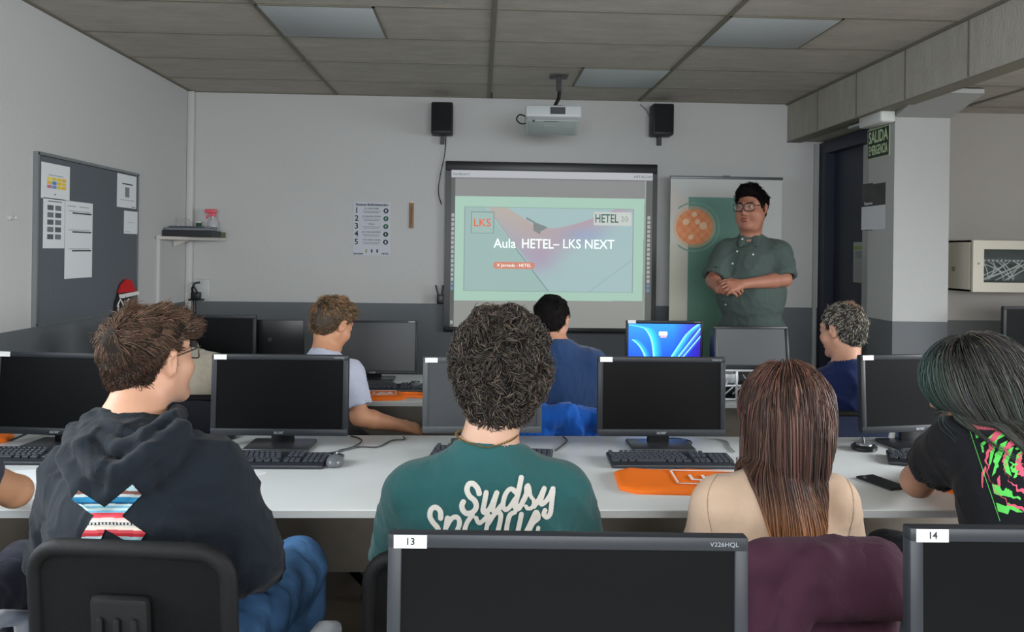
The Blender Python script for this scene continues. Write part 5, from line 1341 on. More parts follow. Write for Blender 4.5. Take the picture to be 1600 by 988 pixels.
# ---- boy in the black hoodie (left, near)
hd = at(235, 563, 1.77)
J = dict(hd=hd, nk=at(205, 668, 1.70), sl=at(122, 748, 1.74), sr=at(332, 746, 1.62), el=at(92, 862, 1.86), er=at(388, 872, 1.66), wl=(-0.80, 2.12, 0.70), wr=(-0.52, 1.95, 0.70),
         pv=(-0.66, 1.66, 0.555), kl=(-0.84, 2.16, 0.60), kr=at(466, 888, 2.18), al=(-0.85, 2.24, 0.11), ar=(-0.52, 2.27, 0.11), nl=V3(0, 0.2, 1), nr=V3(0, 0.2, 1))
J['ar'][0] if False else None
p1 = Person('teenage boy in black hoodie with striped X print and round glasses', (-0.66, 1.66, 0), J, skin('a', (208, 158, 130)), hyaw=0.52, hpitch=0.13, hroll=0.0, hs=0.91, nr=0.060, chest=0.12, hunch=-0.02)
p1.body()
def hood(S):
    w = lambda x, y, Y: at(x, y, Y)
    S.el(w(196, 722, 1.62), (0.105, 0.06, 0.085), None, 0.02)
    S.chain([w(122, 676, 1.70), w(116, 716, 1.60), w(136, 760, 1.545), w(172, 778, 1.535), w(214, 754, 1.54), w(262, 722, 1.56), w(306, 688, 1.63)], [0.022, 0.026, 0.026, 0.024, 0.026, 0.026, 0.022], 0.007)
    S.chain([w(140, 664, 1.67), w(138, 698, 1.575), w(160, 734, 1.535), w(194, 738, 1.53), w(236, 708, 1.54), w(284, 672, 1.60)], [0.020, 0.023, 0.024, 0.024, 0.024, 0.022], 0.006)
    S.chain([w(150, 652, 1.69), w(152, 682, 1.60), w(186, 702, 1.56), w(226, 688, 1.565), w(262, 658, 1.62), w(276, 648, 1.74)], [0.017, 0.019, 0.021, 0.022, 0.021, 0.018], 0.005)
    S.rc(w(178, 736, 1.51), w(170, 782, 1.525), 0.010, 0.012, 0.006)
m_hood = cloth('hoodie_black', (12, 19, 27), bump=0.3, sheen=0.05)
p1.shirt(m_hood, 'long', g=0.016, h=0.006, fold=0.008, name='hoodie', extra=hood, ring=False, arm=1.08, neckr=0.062, hem=0.50, ff=20, nlow=0.0, k=0.06)
jeans = mat('denim', (70, 108, 152), 0.85, spec=0.2, noise=0.45, nscale=9, bump=0.4, bscale=500)
p1.trousers(jeans, shoe=mat('shoe_white', (190, 190, 186), 0.6), g=0.014, fold=0.010, name='jeans'); fold_bump(jeans, 14)
z5 = lambda x, y: (x*3.207, (y-680)*3.207)
def xprint(px, py):
    X, Y = z5(px, py)
    A = inpoly(X, Y, [(395, 275), (733, 492), (683, 562), (358, 322)]); B = inpoly(X, Y, [(665, 245), (712, 298), (615, 405), (530, 470), (500, 545), (402, 545), (412, 500), (465, 412), (535, 350)])
    A2 = inpoly(X, Y, [(535, 350), (733, 492), (683, 562), (535, 478), (465, 412)])
    m = A | B | A2; yy = Y-0.03*(X-540)*np.sign(X-540)
    st = [(0, (170, 200, 205)), (275, (126, 84, 74)), (292, (196, 206, 206)), (306, (40, 128, 172)), (332, (30, 84, 120)), (342, (190, 210, 214)), (352, (120, 180, 200)), (364, (196, 214, 214)), (376, (110, 176, 200)), (388, (196, 60, 70)), (402, (220, 74, 88)), (414, (236, 190, 186)), (428, (214, 208, 200)), (436, (34, 34, 38)), (450, (206, 200, 190)), (462, (232, 214, 200)), (474, (206, 74, 84)), (490, (176, 30, 42)), (506, (166, 190, 196)), (520, (96, 170, 200)), (530, (190, 206, 210)), (540, (28, 90, 130)), (552, (60, 150, 190))]
    c = np.zeros((len(X), 3))
    for y0, cc in st: c[yy >= y0] = cc
    dash = (yy > 438) & (yy < 448) & (np.sin(X*0.35) > 0); c[dash] = (200, 200, 196)
    return m, c*0.84
p1.decal(p1.so, 108, 752, 236, 862, 0.7, xprint, 'chest_print', m_print)
BR = (68, 54, 45)
p1.cap(0.009, bulk=[((0.0, 0.055, 0.066), (0.060, 0.060, 0.048), 0.03), ((0, -0.02, 0.066), (0.073, 0.084, 0.056), 0.03), ((0.022, 0.086, 0.056), (0.048, 0.030, 0.034), 0.02)], noise=0.003, nf=50,
       line=[(-0.12, -0.050), (-0.07, -0.066), (-0.045, -0.050), (-0.032, 0.000), (-0.015, 0.034), (0.010, 0.036), (0.026, 0.018), (0.034, 0.036), (0.05, 0.044), (0.14, 0.030)])
def hl1(c, q, r): return c*(1+0.25*np.clip((q[:, 2:3]-0.03)/0.09, 0, 1)*np.array([[1.0, 0.95, 0.88]]))  # highlight painted into the strands, lighter towards the top of the head
p1.hair(m_hairs, BR, [p1.short(5000, 0.014, (52, 38, 31), lift=0.5, jit=0.5, seed=23, r0=0.0008, lens=lambda q: (q[:, 2] < 0.03)*1.0+0.05), p1.short(9000, 0.026, BR, lift=0.10, jit=0.6, seed=3, grav=0.04, hl=hl1, r0=0.0010, lens=lambda q: 0.30+0.75*np.clip((q[:, 2]-0.005)/0.05, 0, 1)),
                     p1.short(2500, 0.032, BR, lift=0.20, jit=1.0, seed=4, grav=0.06, hl=hl1, lens=lambda q: np.clip((q[:, 2]-0.02)/0.04, 0.15, 1))])
p1.glasses(mat('glasses_metal', (96, 88, 78), 0.3, 0.8), w=0.030, hh=0.022, y=0.098)
p1.eyes()

# ---- curly-haired boy in the green tee
J = dict(hd=at(780, 590, 1.95), nk=at(760, 708, 1.90), sl=at(645, 772, 1.90), sr=at(878, 770, 1.90), el=at(612, 892, 2.02), er=at(918, 892, 2.02), wl=(-0.10, 2.40, 0.775), wr=(0.16, 2.42, 0.775),
         pv=(0.02, 1.88, 0.56), kl=(-0.12, 2.36, 0.56), kr=(0.16, 2.36, 0.56), al=(-0.13, 2.40, 0.11), ar=(0.17, 2.40, 0.11))
p2 = Person('curly dark-haired boy in green tee with white script on back', (0.02, 1.88, 0), J, skin('b', (206, 164, 138)), hyaw=0.0, hpitch=-0.12, hroll=0.04, hs=1.05, nr=0.062, chest=0.12)
p2.body()
m_gr = cloth('tee_green', (36, 82, 83))
p2.shirt(m_gr, 'short', g=0.013, h=0.006, fold=0.005, name='t_shirt', arm=1.08, neckr=0.073, hem=0.55, ff=17, slen=0.80, seed=2, k=0.07)
p2.trousers(cloth('trousers_dark', (40, 42, 48)), shoe=bk)
def sudsy(px, py):
    X = (px-660)*6.667; Y = (py-720)*6.667; d = np.full(len(X), 1e9)
    L = [([(592, 345), (575, 290), (530, 242), (482, 252), (466, 310), (492, 372), (545, 420), (562, 480), (530, 535), (465, 552), (425, 520), (412, 470), (428, 432)], 27),
         ([(665, 335), (648, 430), (632, 525), (668, 540), (720, 470), (775, 335), (748, 430), (732, 515), (775, 522), (820, 470)], 25),
         ([(968, 330), (935, 300), (892, 312), (855, 380), (838, 470), (866, 512), (912, 480), (965, 400)], 24), ([(1028, 178), (1000, 320), (965, 480), (1000, 500), (1045, 430), (1090, 330)], 26),
         ([(1080, 350), (1078, 285), (1098, 258), (1112, 290), (1125, 370), (1160, 425), (1140, 490), (1095, 500), (1078, 478)], 20),
         ([(1160, 480), (1215, 400), (1268, 290), (1235, 400), (1235, 455), (1280, 430), (1330, 360), (1362, 292), (1345, 440), (1330, 550), (1295, 590), (1262, 565), (1275, 520)], 24),
         ([(192, 600), (188, 530), (140, 488), (95, 510), (80, 575), (110, 640), (160, 700), (180, 780)], 26), ([(262, 600), (250, 680), (230, 790)], 25), ([(255, 690), (300, 610), (360, 590), (388, 640), (372, 710), (330, 780)], 24),
         ([(520, 570), (465, 650), (440, 740), (470, 800)], 24), ([(560, 600), (590, 650), (640, 620), (690, 570), (680, 650), (650, 790)], 22), ([(690, 650), (760, 550), (815, 560), (800, 680), (770, 790)], 24),
         ([(960, 540), (910, 570), (880, 680), (870, 790)], 24), ([(1030, 560), (1005, 680), (980, 790)], 24), ([(1060, 780), (1120, 660), (1180, 540), (1205, 600), (1150, 650), (1110, 740), (1130, 800)], 24), ([(1205, 700), (1185, 790)], 20)]
    for pts, w in L: d = np.minimum(d, seglen(X, Y, smooth_pts(pts, 6))-w*1.14)
    return d < 0, np.tile(np.array([196, 192, 184.0]), (len(X), 1))
p2.decal(p2.so, 662, 738, 874, 862, 0.6, sudsy, 'script_print', m_print)
# chain necklace
nk = p2.J['nk']; g = G(); off = V3(0.02, 1.88, 0)
for k in range(64):
    q = 2*PI*k/64; c = nk+V3(0.073*math.cos(q), -0.008+0.072*math.sin(q), 0.036-0.012*math.sin(q)*-1*0.3-0.018*abs(math.cos(q))*0) - off
    c[2] += 0.012*abs(math.cos(q)); g.lathe(c, [(0.0016, -0.002), (0.0034, 0), (0.0016, 0.002)], n=8)
g.build('necklace', mat('gold_chain', (200, 170, 110), 0.25, 0.9), p2.t, 60)
DK = (38, 33, 29)
p2.cap(0.026, bulk=[((0, -0.03, 0.085), (0.090, 0.085, 0.060), 0.03), ((0.01, -0.07, 0.04), (0.088, 0.050, 0.085), 0.03), ((0, -0.075, -0.035), (0.066, 0.035, 0.06), 0.03)], noise=0.007, nf=42,
       line=[(-0.2, -0.105), (-0.06, -0.095), (-0.02, -0.075), (0.02, -0.02), (0.05, 0.03), (0.12, 0.05)])
def g2(c): return c
cv = p2.curls(7000, 0.020, (44, 38, 34), rad=0.0075, turns=1.25, r0=0.0016, var=0.25, out=0.30)
cv2 = p2.curls(2200, 0.022, (70, 62, 54), rad=0.0085, turns=1.15, r0=0.0013, var=0.25, out=0.4, seed=8)
p2.hair(m_hair, (26, 22, 20), [cv, cv2])

# ---- long-haired woman in the beige top
J = dict(hd=at(1224, 652, 1.96), nk=at(1216, 752, 1.90), sl=at(1122, 792, 1.88), sr=at(1302, 790, 1.88), el=at(1098, 896, 2.00), er=at(1322, 896, 2.00), wl=(0.66, 2.12, 0.68), wr=(0.78, 2.12, 0.68),
         pv=(0.71, 1.88, 0.55), kl=(0.60, 2.36, 0.56), kr=(0.83, 2.36, 0.56), al=(0.60, 2.42, 0.11), ar=(0.83, 2.42, 0.11))
p3 = Person('woman with long straight brown hair in a beige top', (0.71, 1.88, 0), J, skin('c', (216, 164, 136)), hyaw=0.03, hpitch=-0.10, hs=0.98, nr=0.047, chest=0.095, waist=0.9)
p3.body(arm=0.9)
p3.shirt(cloth('top_beige', (186, 160, 138), bump=0.2, fb=0.22), 'short', g=0.010, h=0.006, fold=0.005, name='top', arm=0.98, neckr=0.064, hem=0.55, ff=11, slen=0.96, seed=4, k=0.05)
def seams(px, py):
    d = np.minimum(seglen(px, py, smooth_pts([(1124, 738), (1108, 765), (1106, 800), (1114, 838)], 6)), seglen(px, py, smooth_pts([(1312, 734), (1330, 762), (1334, 800), (1326, 838)], 6)))
    return d < 0.9, np.tile(np.array([150, 124, 104.0]), (len(px), 1))
p3.decal(p3.so, 1095, 730, 1345, 842, 0.7, seams, 'seam', m_print, off=0.001)
p3.trousers(cloth('trousers_dark', (40, 42, 48)), shoe=bk)
def longhair(p, n, base, zend, seed, root=None, tipcol=None, spread=1.0, r0=0.0011, steps=40, ds=0.0125, away=None, wave=0.0, width=None, zjit=0.03):
    r = np.random.default_rng(seed); V, F = p.HV, p.HF; q = (V-p.J['hd'])@p.R/p.hs
    P, N = sample(V, F, n*3, r); ql = (P-p.J['hd'])@p.R/p.hs
    keep = ql[:, 2] > (root if root is not None else 0.02); P = P[keep][:n]; N = N[keep][:n]; n = len(P); ql = (P-p.J['hd'])@p.R/p.hs
    crown = p.T((0.0, -0.01, 0.13)); d = unit(P-crown); X = [P-N*0.002]; x = P.copy(); clump = np.stack([wnoise(P, 60, 51), wnoise(P, 60, 52), 0*ql[:, 0]], 1)*0.10
    off = (0.004+0.014*r.random(n)); ze = zend+zjit*r.normal(size=n); done = np.zeros(n, bool)
    cols = lambda Q: np.minimum(p.H(Q), p.S(Q)-0.004)
    for i in range(steps):
        dn = unit(d*(0.55)+V3(0, 0, -1)*(0.45)+clump*0.3+(away if away is not None else 0)); 
        if wave: dn = dn+wave*np.stack([np.sin(i*0.55+ql[:, 0]*60), np.cos(i*0.5+ql[:, 1]*40), 0*ql[:, 0]], 1)
        y = x+dn*ds
        for _ in range(2):
            D = cols(y); bad = D < off
            if bad.any():
                e = 0.004; yb = y[bad]; g = np.stack([cols(yb+V3(e, 0, 0))-cols(yb-V3(e, 0, 0)), cols(yb+V3(0, e, 0))-cols(yb-V3(0, e, 0)), cols(yb+V3(0, 0, e))-cols(yb-V3(0, 0, e))], 1)
                g = unit(g); y[bad] = yb+g*(off[bad]-D[bad])[:, None]
        if width is not None: y = width(y, i/steps)
        done |= y[:, 2] < ze
        y[done] = x[done]+(y[done]-x[done])*0.02
        d = unit(y-x+1e-9); d[done] = V3(0, 0, -1); x = y; X.append(x)
    X = np.stack(X, 1); v, f = strands(X, r0, r0*0.55); c = hcolor(base, n, r, 0.25)
    c = c*(1+0.22*wnoise(P, 90, 33)[:, None]); C = np.repeat(c[:, None], X.shape[1], 1)
    if tipcol is not None: C = tipcol(C, X, r)
    return v, f, np.repeat(C.reshape(-1, 3), 3, 0)
p3.cap(0.012, bulk=[((0, -0.05, 0.02), (0.082, 0.065, 0.10), 0.03), ((0, -0.062, -0.06), (0.078, 0.045, 0.10), 0.03), ((0.005, -0.065, -0.14), (0.068, 0.032, 0.07), 0.03)],
       line=[(-0.2, -0.40), (0.0, -0.30), (0.03, -0.06), (0.06, 0.03), (0.12, 0.07)])
BR3 = (74, 52, 44)
cxl = p3.J['hd'][0]; X3 = at(1240, 800, 1.79)[0]
def tip3(C, X, r):
    z = X[:, :, 2]; t = np.clip((0.94-z)/0.10, 0, 1)*(0.45+0.55*r.random((len(X), 1))); t = t[..., None]
    g = np.clip((z-1.21)/0.06, 0, 1)[..., None]*0
    return C*(1-t)+t*np.array([196, 126, 70.])
def wd3(y, s):
    # the length gathers toward a point between the shoulder blades
    z = y[:, 2]; t = np.clip((1.02-z)/0.22, 0, 1); c = cxl+(X3-cxl)*np.clip((1.14-z)/0.20, 0, 1); y = y.copy(); lim = 0.106-0.052*t
    dx = y[:, 0]-c; y[:, 0] = c+np.where(np.abs(dx) > lim, np.sign(dx)*(lim+(np.abs(dx)-lim)*0.15), dx); y[:, 1] = np.where((z < 1.10) & (y[:, 1] > 1.93), y[:, 1]-0.008, y[:, 1]); return y
ls = longhair(p3, 5200, BR3, 0.815, 9, root=-0.02, tipcol=tip3, width=wd3, zjit=0.028)
p3.hair(m_hair, BR3, [ls])

# ---- student with green-tinted hair, black printed tee (right)
J = dict(hd=at(1522, 606, 2.10), nk=at(1568, 700, 2.03), sl=at(1500, 692, 2.10), sr=at(1662, 724, 1.93), el=at(1434, 752, 2.28), er=(1.66, 2.20, 0.80), wl=(1.46, 2.50, 0.785), wr=(1.60, 2.55, 0.775),
         pv=(1.42, 1.96, 0.555), kl=(1.28, 2.38, 0.56), kr=(1.52, 2.40, 0.56), al=(1.28, 2.42, 0.11), ar=(1.52, 2.44, 0.11), nl=V3(0, 0, 1))
p4 = Person('student with green-tinted hair leaning on desk in black printed tee', (1.42, 1.96, 0), J, skin('d', (212, 160, 132)), hyaw=-1.0, hpitch=-0.28, hroll=-0.05, hs=1.0, nr=0.05, chest=0.105)
p4.body(arm=1.15)
p4.shirt(cloth('tee_black', (22, 24, 30)), 'short', g=0.014, h=0.006, fold=0.005, name='t_shirt', arm=1.20, neckr=0.056, hem=0.55, ff=17, slen=0.62, seed=6, k=0.06)
p4.trousers(cloth('trousers_dark', (40, 42, 48)), shoe=bk)
def swirl(px, py):
    n = len(px); c = np.tile(np.array([20, 22, 26.0]), (n, 1)); m = np.zeros(n, bool)
    L0 = 1510+(py-657)*0.335            # left border of the panel
    inside = (px > L0) & (py > 657+(px-1510)*0.04)
    zx = (px-1420)*3.09; zy = (py-500)*3.09; cx, cy = 610, 690
    def put(mm, col):
        nonlocal m
        c[mm] = col; m |= mm
    G1 = (98, 214, 96); P1 = (222, 96, 120)
    ra = np.hypot(zx-cx, (zy-cy)*1.0); th = np.arctan2(zy-cy, zx-cx)
    zig = [[(318, 540), (330, 545), (340, 570), (325, 575)], [(345, 600), (430, 530), (428, 545), (362, 610), (366, 640), (356, 645)], [(400, 575), (445, 545), (520, 528), (500, 545), (430, 580), (400, 690), (385, 720)],
           [(440, 600), (480, 580), (450, 660), (430, 700), (420, 740), (400, 760)], [(400, 790), (440, 800), (452, 825), (485, 815), (500, 860), (455, 850), (440, 850), (412, 840)],
           [(420, 880), (470, 900), (480, 880), (556, 930), (520, 930), (490, 915), (480, 940), (430, 925)], [(460, 640), (510, 610), (480, 690), (500, 760), (470, 740), (455, 700)], [(520, 650), (556, 620), (540, 700), (520, 760), (508, 720)]]
    for z in zig: put(inpoly(zx, zy, z) & inside, G1)
    j = 5*np.sin(th*17)+4*np.sin(th*31+1)
    for R_, w, a0 in ((232, 17, -2.6), (150, 20, -2.4), (78, 18, -3.2)):
        for dr in (0,): put((abs(ra+j-R_-8*th*0) < w*(0.55+0.45*np.sin(th*2+R_))) & inside & (zy > 540), P1)
    put((abs(ra+j-112) < 8) & inside & (np.sin(th*5) > -0.2), G1); put((abs(ra+j-190) < 7) & inside & (np.sin(th*6+1) > 0.1), G1)
    for z in ([(350, 740), (372, 700), (378, 720), (362, 760), (360, 812), (352, 812)], [(425, 770), (440, 745), (445, 800), (432, 805)]): put(inpoly(zx, zy, z), P1)
    tb = (px > 1516) & (px < 1640) & (py > 661.5+(px-1516)*0.045) & (py < 671.5+(px-1516)*0.045); put(tb, P1)
    letters = tb & (np.sin(px*1.05) > 0.2) & (abs(py-(666.5+(px-1516)*0.045)) < 3) ; put(letters, (180, 150, 120))
    put((abs(px-L0) < 0.9) & (py > 657) & (py < 815), G1); put((abs(py-(657+(px-1510)*0.04)) < 0.9) & (px > 1510), G1)
    return m, c
p4.decal(p4.so, 1505, 652, 1625, 830, 0.6, swirl, 'back_print', m_print)
p4.cap(0.014, bulk=[((0, -0.045, 0.03), (0.086, 0.072, 0.085), 0.03), ((0, -0.06, -0.05), (0.084, 0.045, 0.07), 0.03), ((0.0, 0.02, 0.06), (0.086, 0.075, 0.055), 0.03), ((0.03, -0.07, -0.10), (0.07, 0.04, 0.06), 0.03), ((-0.055, 0.025, -0.02), (0.032, 0.045, 0.06), 0.02)],
       line=[(-0.2, -0.14), (-0.02, -0.12), (0.045, -0.08), (0.058, 0.01), (0.075, 0.05), (0.15, 0.07)])
def tip4(C, X, r):
    z = X[:, :, 2]; hd = p4.J['hd']; q = ((X-hd)@p4.R)/p4.hs; t = np.clip((q[:, :, 1]-0.03)/0.08, 0, 1)*(0.35+0.5*r.random((len(X), 1)))
    st = (r.random((len(X), 1)) > 0.72)*0.5*np.clip((1.22-z)/0.10, 0, 1)
    C = C*(1-t[..., None])+t[..., None]*np.array([66, 106, 98.]); C = C*(1-st[..., None])+st[..., None]*np.array([96, 112, 96.])
    return C
def wd4(y, s):
    z = y[:, 2]; y = y.copy(); t = np.clip((1.13-z)/0.14, 0, 1); c = at(1590, 690, 1.95)[0]; y[:, 0] += (c-y[:, 0])*0.10*t; return y
ls = longhair(p4, 4600, (58, 56, 54), 1.00, 12, root=0.0, tipcol=tip4, steps=22, ds=0.0135, away=V3(0.14, -0.05, 0), wave=0.04, width=wd4, zjit=0.02)
p4.hair(m_hair, (48, 48, 47), [ls])

# ---- person at the left edge (only arm and leg in view)
J = dict(hd=at(-150, 560, 1.95), nk=at(-150, 668, 1.90), sl=at(-245, 735, 1.90), sr=at(-70, 735, 1.88), el=(-1.74, 2.15, 0.80), er=at(24, 768, 2.10), wl=(-1.60, 2.45, 0.775), wr=at(-60, 738, 2.45),
         pv=(-1.36, 1.86, 0.55), kl=(-1.50, 2.34, 0.56), kr=(-1.22, 2.18, 0.60), al=(-1.62, 2.40, 0.11), ar=(-1.20, 2.24, 0.11))
p5 = Person('person at the left edge resting a bare forearm on desk', (-1.36, 1.86, 0), J, skin('e', (222, 164, 124)), hyaw=0.0, hs=1.0, nr=0.055, chest=0.11)
p5.body(h=0.008)
p5.shirt(cloth('tee_navy', (34, 38, 54)), 'short', g=0.012, h=0.010, fold=0.005, name='t_shirt', hem=0.56, slen=0.35)
p5.trousers(cloth('trousers_navy', (34, 36, 52)), shoe=bk)
p5.cap(0.014); p5.hair(m_hair, DK, [p5.short(1500, 0.03, DK)])

# ---- front row: bending person in a beige shirt
J = dict(hd=(-1.66, 4.13, 0.965), nk=(-1.545, 4.03, 0.955), sl=(-1.60, 3.93, 0.895), sr=(-1.30, 3.95, 0.885), el=(-1.70, 4.02, 0.80), er=(-1.26, 4.04, 0.80), wl=(-1.55, 4.16, 0.785), wr=(-1.38, 4.17, 0.785),
         pv=(-1.44, 3.62, 0.56), kl=(-1.56, 3.98, 0.56), kr=(-1.32, 3.98, 0.56), al=(-1.56, 4.02, 0.11), ar=(-1.32, 4.02, 0.11))
p6 = Person('person in beige shirt bending low over the front desk', (-1.44, 3.62, 0), J, skin('e', (222, 164, 124)), hyaw=0.0, hpitch=-0.8, hs=0.95, nr=0.05, chest=0.105)
p6.body(h=0.009)
p6.shirt(cloth('shirt_stone', (204, 196, 178)), 'long', g=0.014, h=0.008, fold=0.007, name='shirt', hem=0.52, ff=22, seed=9)
p6.trousers(cloth('trousers_dark', (40, 42, 48)), h=0.012)
p6.cap(0.014, h=0.008); p6.hair(m_hair, DK, [p6.short(1500, 0.03, DK)])

# ---- front row: boy in the grey tee
J = dict(hd=at(519, 507, 3.63), nk=at(508, 556, 3.58), sl=at(466, 588, 3.60), sr=at(546, 588, 3.53), el=at(468, 650, 3.70), er=at(562, 652, 3.50), wl=(-0.80, 3.82, 0.70), wr=at(626, 665, 3.62),
         pv=(-0.76, 3.58, 0.53), kl=(-0.84, 3.90, 0.53), kr=(-0.60, 3.90, 0.53), al=(-0.84, 3.95, 0.11), ar=(-0.60, 3.95, 0.11), nr=V3(0.1, -0.5, 0.8))
p7 = Person('boy with short blond-brown hair in light grey tee looking down', (-0.76, 3.58, 0), J, skin('f', (212, 152, 116)), hyaw=0.70, hpitch=-0.38, hroll=0.05, hs=0.98, nr=0.050, chest=0.10)
p7.body(h=0.006)
p7.shirt(cloth('tee_grey', (176, 180, 196)), 'short', g=0.012, h=0.008, fold=0.005, name='t_shirt', arm=1.05, neckr=0.062, hem=0.50, slen=0.74, seed=8)
p7.trousers(cloth('trousers_dark', (40, 42, 48)), h=0.012)
BL = (112, 88, 64)
p7.cap(0.010, bulk=[((0, 0.03, 0.08), (0.062, 0.07, 0.045), 0.03)], line=[(-0.12, -0.060), (-0.06, -0.068), (-0.03, -0.04), (-0.018, 0.005), (0.0, 0.030), (0.028, 0.016), (0.040, 0.045), (0.06, 0.060), (0.14, 0.064)])
p7.hair(m_hair, BL, [p7.short(5000, 0.028, BL, lift=0.4, jit=0.6, seed=13, r0=0.0013, lens=lambda q: np.where(q[:, 2] < 0.03, 0.35, 1.0))])

# ---- front row: man in the navy shirt
J = dict(hd=at(863, 500, 3.66), nk=at(872, 545, 3.60), sl=at(838, 578, 3.62), sr=at(924, 572, 3.56), el=(0.18, 3.72, 0.72), er=at(944, 650, 3.62), wl=(0.28, 3.98, 0.785), wr=(0.50, 4.0, 0.785),
         pv=(0.38, 3.56, 0.53), kl=(0.28, 3.86, 0.53), kr=(0.52, 3.86, 0.53), al=(0.28, 3.92, 0.11), ar=(0.52, 3.92, 0.11))
J['sl'] = J['sl']+V3(-0.02, 0, 0)
p8 = Person('dark-haired man in navy blue shirt facing the whiteboard', (0.38, 3.56, 0), J, skin('g', (206, 150, 122)), hyaw=0.42, hpitch=-0.2, hroll=-0.05, hs=0.90, nr=0.052, chest=0.12)
p8.body(h=0.007)
p8.shirt(cloth('shirt_navy', (34, 58, 96), bump=0.2), 'long', g=0.014, h=0.008, fold=0.003, name='shirt', arm=1.15, neckr=0.060, hem=0.50, seed=10, k=0.07, w=1.12)
p8.trousers(cloth('trousers_dark', (40, 42, 48)), h=0.012)
BK = (26, 23, 22)
p8.cap(0.011, line=[(-0.12, -0.070), (-0.06, -0.070), (-0.03, -0.04), (-0.018, 0.005), (0.0, 0.030), (0.028, 0.006), (0.040, 0.045), (0.06, 0.060), (0.14, 0.070)])
p8.hair(m_hairs, BK, [p8.short(4500, 0.016, BK, lift=0.35, jit=0.5, seed=14, r0=0.0013)])

# ---- front row: grey-haired man
J = dict(hd=at(1316, 517, 3.62), nk=at(1322, 572, 3.58), sl=at(1289, 602, 3.62), sr=at(1388, 606, 3.52), el=(1.50, 3.80, 0.78), er=at(1400, 668, 3.60), wl=(1.60, 3.97, 0.785), wr=(1.74, 3.97, 0.785),
         pv=(1.72, 3.56, 0.53), kl=(1.60, 3.88, 0.53), kr=(1.84, 3.88, 0.53), al=(1.60, 3.92, 0.11), ar=(1.84, 3.92, 0.11))
p9 = Person('grey-haired man with thinning crown in dark blue sweater', (1.72, 3.56, 0), J, skin('g2', (212, 158, 130)), hyaw=-0.55, hpitch=-0.12, hs=1.02, nr=0.056, chest=0.12)
p9.body(h=0.007)
p9.shirt(cloth('sweater_navy', (22, 36, 78), bump=0.2), 'long', g=0.015, h=0.008, fold=0.008, name='sweater', arm=1.15, neckr=0.066, hem=0.50, seed=12, ff=20, k=0.06)
p9.trousers(cloth('trousers_dark', (40, 42, 48)), h=0.012)
GY = (112, 108, 100)
p9.cap(0.010, line=[(-0.12, -0.070), (-0.06, -0.070), (-0.03, -0.04), (-0.018, 0.005), (0.0, 0.030), (0.028, 0.006), (0.040, 0.045), (0.06, 0.060), (0.14, 0.070)])
def hl9(c, q, r):
    side = np.clip((np.abs(q[:, 0:1])-0.03)/0.05, 0, 1); top = np.exp(-(((q[:, 0:1]-0.01)/0.03)**2+((q[:, 1:2]+0.055)/0.035)**2+((q[:, 2:3]-0.105)/0.03)**2))
    k = r.random((len(c), 1)) > 0.55; c = c*np.where(k, 1.35, 0.62); return c*(1-top)+top*np.array([150, 112, 88.])
p9.hair(m_hairs, (96, 90, 84), [p9.short(5000, 0.018, GY, lift=0.4, jit=0.8, seed=15, r0=0.0013, hl=hl9)])

# ---- presenter
yb = 0.42   # body turned toward the whiteboard
J = dict(hd=at(1174, 326, 5.10), nk=at(1172, 374, 5.12), sl=at(1217, 396, 5.05), sr=at(1136, 394, 5.19), el=at(1226, 437, 4.96), er=at(1114, 438, 5.08), wl=at(1160, 444, 4.87), wr=at(1124, 452, 4.92),
         pv=(at(1174, 540, 5.12)[0], 5.12, 0.96), kl=(at(1190, 500, 5.1)[0], 5.06, 0.52), kr=(at(1158, 500, 5.1)[0], 5.12, 0.52), al=(at(1190, 500, 5.1)[0], 5.10, 0.10), ar=(at(1158, 500, 5.1)[0], 5.16, 0.10),
         nl=V3(-0.25, -0.75, 0.5), nr=V3(-0.1, -0.7, 0.6))
J['fl'] = nrm(V3(-0.85, -0.25, -0.12)); J['fr'] = nrm(V3(0.55, -0.55, 0.10))
p10 = Person('presenter with dark hair and glasses in green button shirt, hands clasped', (J['pv'][0], 5.12, 0), J, skin('h', (188, 128, 104)), hyaw=PI+0.74, hpitch=-0.04, hs=1.13, nr=0.060, chest=0.145, belly=1.2, waist=1.34, hsz=1.10, hips=1.25, fat=True)
def clasp(): pass
p10.body(h=0.0055, arm=1.12, hk={'l': dict(curl=(0.75, 0.75, 0.75, 0.75), tcurl=0.35), 'r': dict(curl=(0.8, 0.8, 0.8, 0.8), tcurl=0.3)})
m_ol = cloth('shirt_green', (74, 87, 83), bump=0.2, sheen=0.05)
def collar(S):
    nk = p10.J['nk']; R = p10.R
    S.chain([nk+p10.TR@V3(0.062*math.sin(a), 0.056*math.cos(a), 0.030-0.026*max(0, math.cos(a))) for a in np.linspace(-PI+0.0, PI, 15)], [0.012]*15, 0.008)
    for q in (-1, 1): S.el(nk+p10.TR@V3(q*0.044, 0.076, -0.012), (0.024, 0.008, 0.050), p10.TR@Rx(0.60)@Ry(q*-0.22), 0.006)
    for a, e in ((p10.J['sl'], p10.J['el']), (p10.J['sr'], p10.J['er'])):
        d = nrm(e-a); c = a+(e-a)*0.88; u1 = nrm(np.cross(d, V3(0, 0, 1))); u2 = np.cross(d, u1)
        S.chain([c+(u1*math.cos(b)+u2*math.sin(b))*0.070 for b in np.linspace(0, 2*PI, 15)], [0.013]*15, 0.006)
p10.shirt(m_ol, 'short', g=0.016, h=0.0065, fold=0.006, name='shirt', arm=1.28, neckr=0.058, hem=0.90, ff=18, slen=0.92, seed=14, k=0.05, w=1.12, post=collar)
p10.trousers(cloth('trousers_dark', (40, 42, 48)), shoe=bk, h=0.012)
bv = BVHTree.FromPolygons([tuple(v.co) for v in p10.so.data.vertices], [tuple(p.vertices) for p in p10.so.data.polygons])
loc = V3(*p10.t.location); mbt = mat('button_white', (214, 216, 212), 0.4)
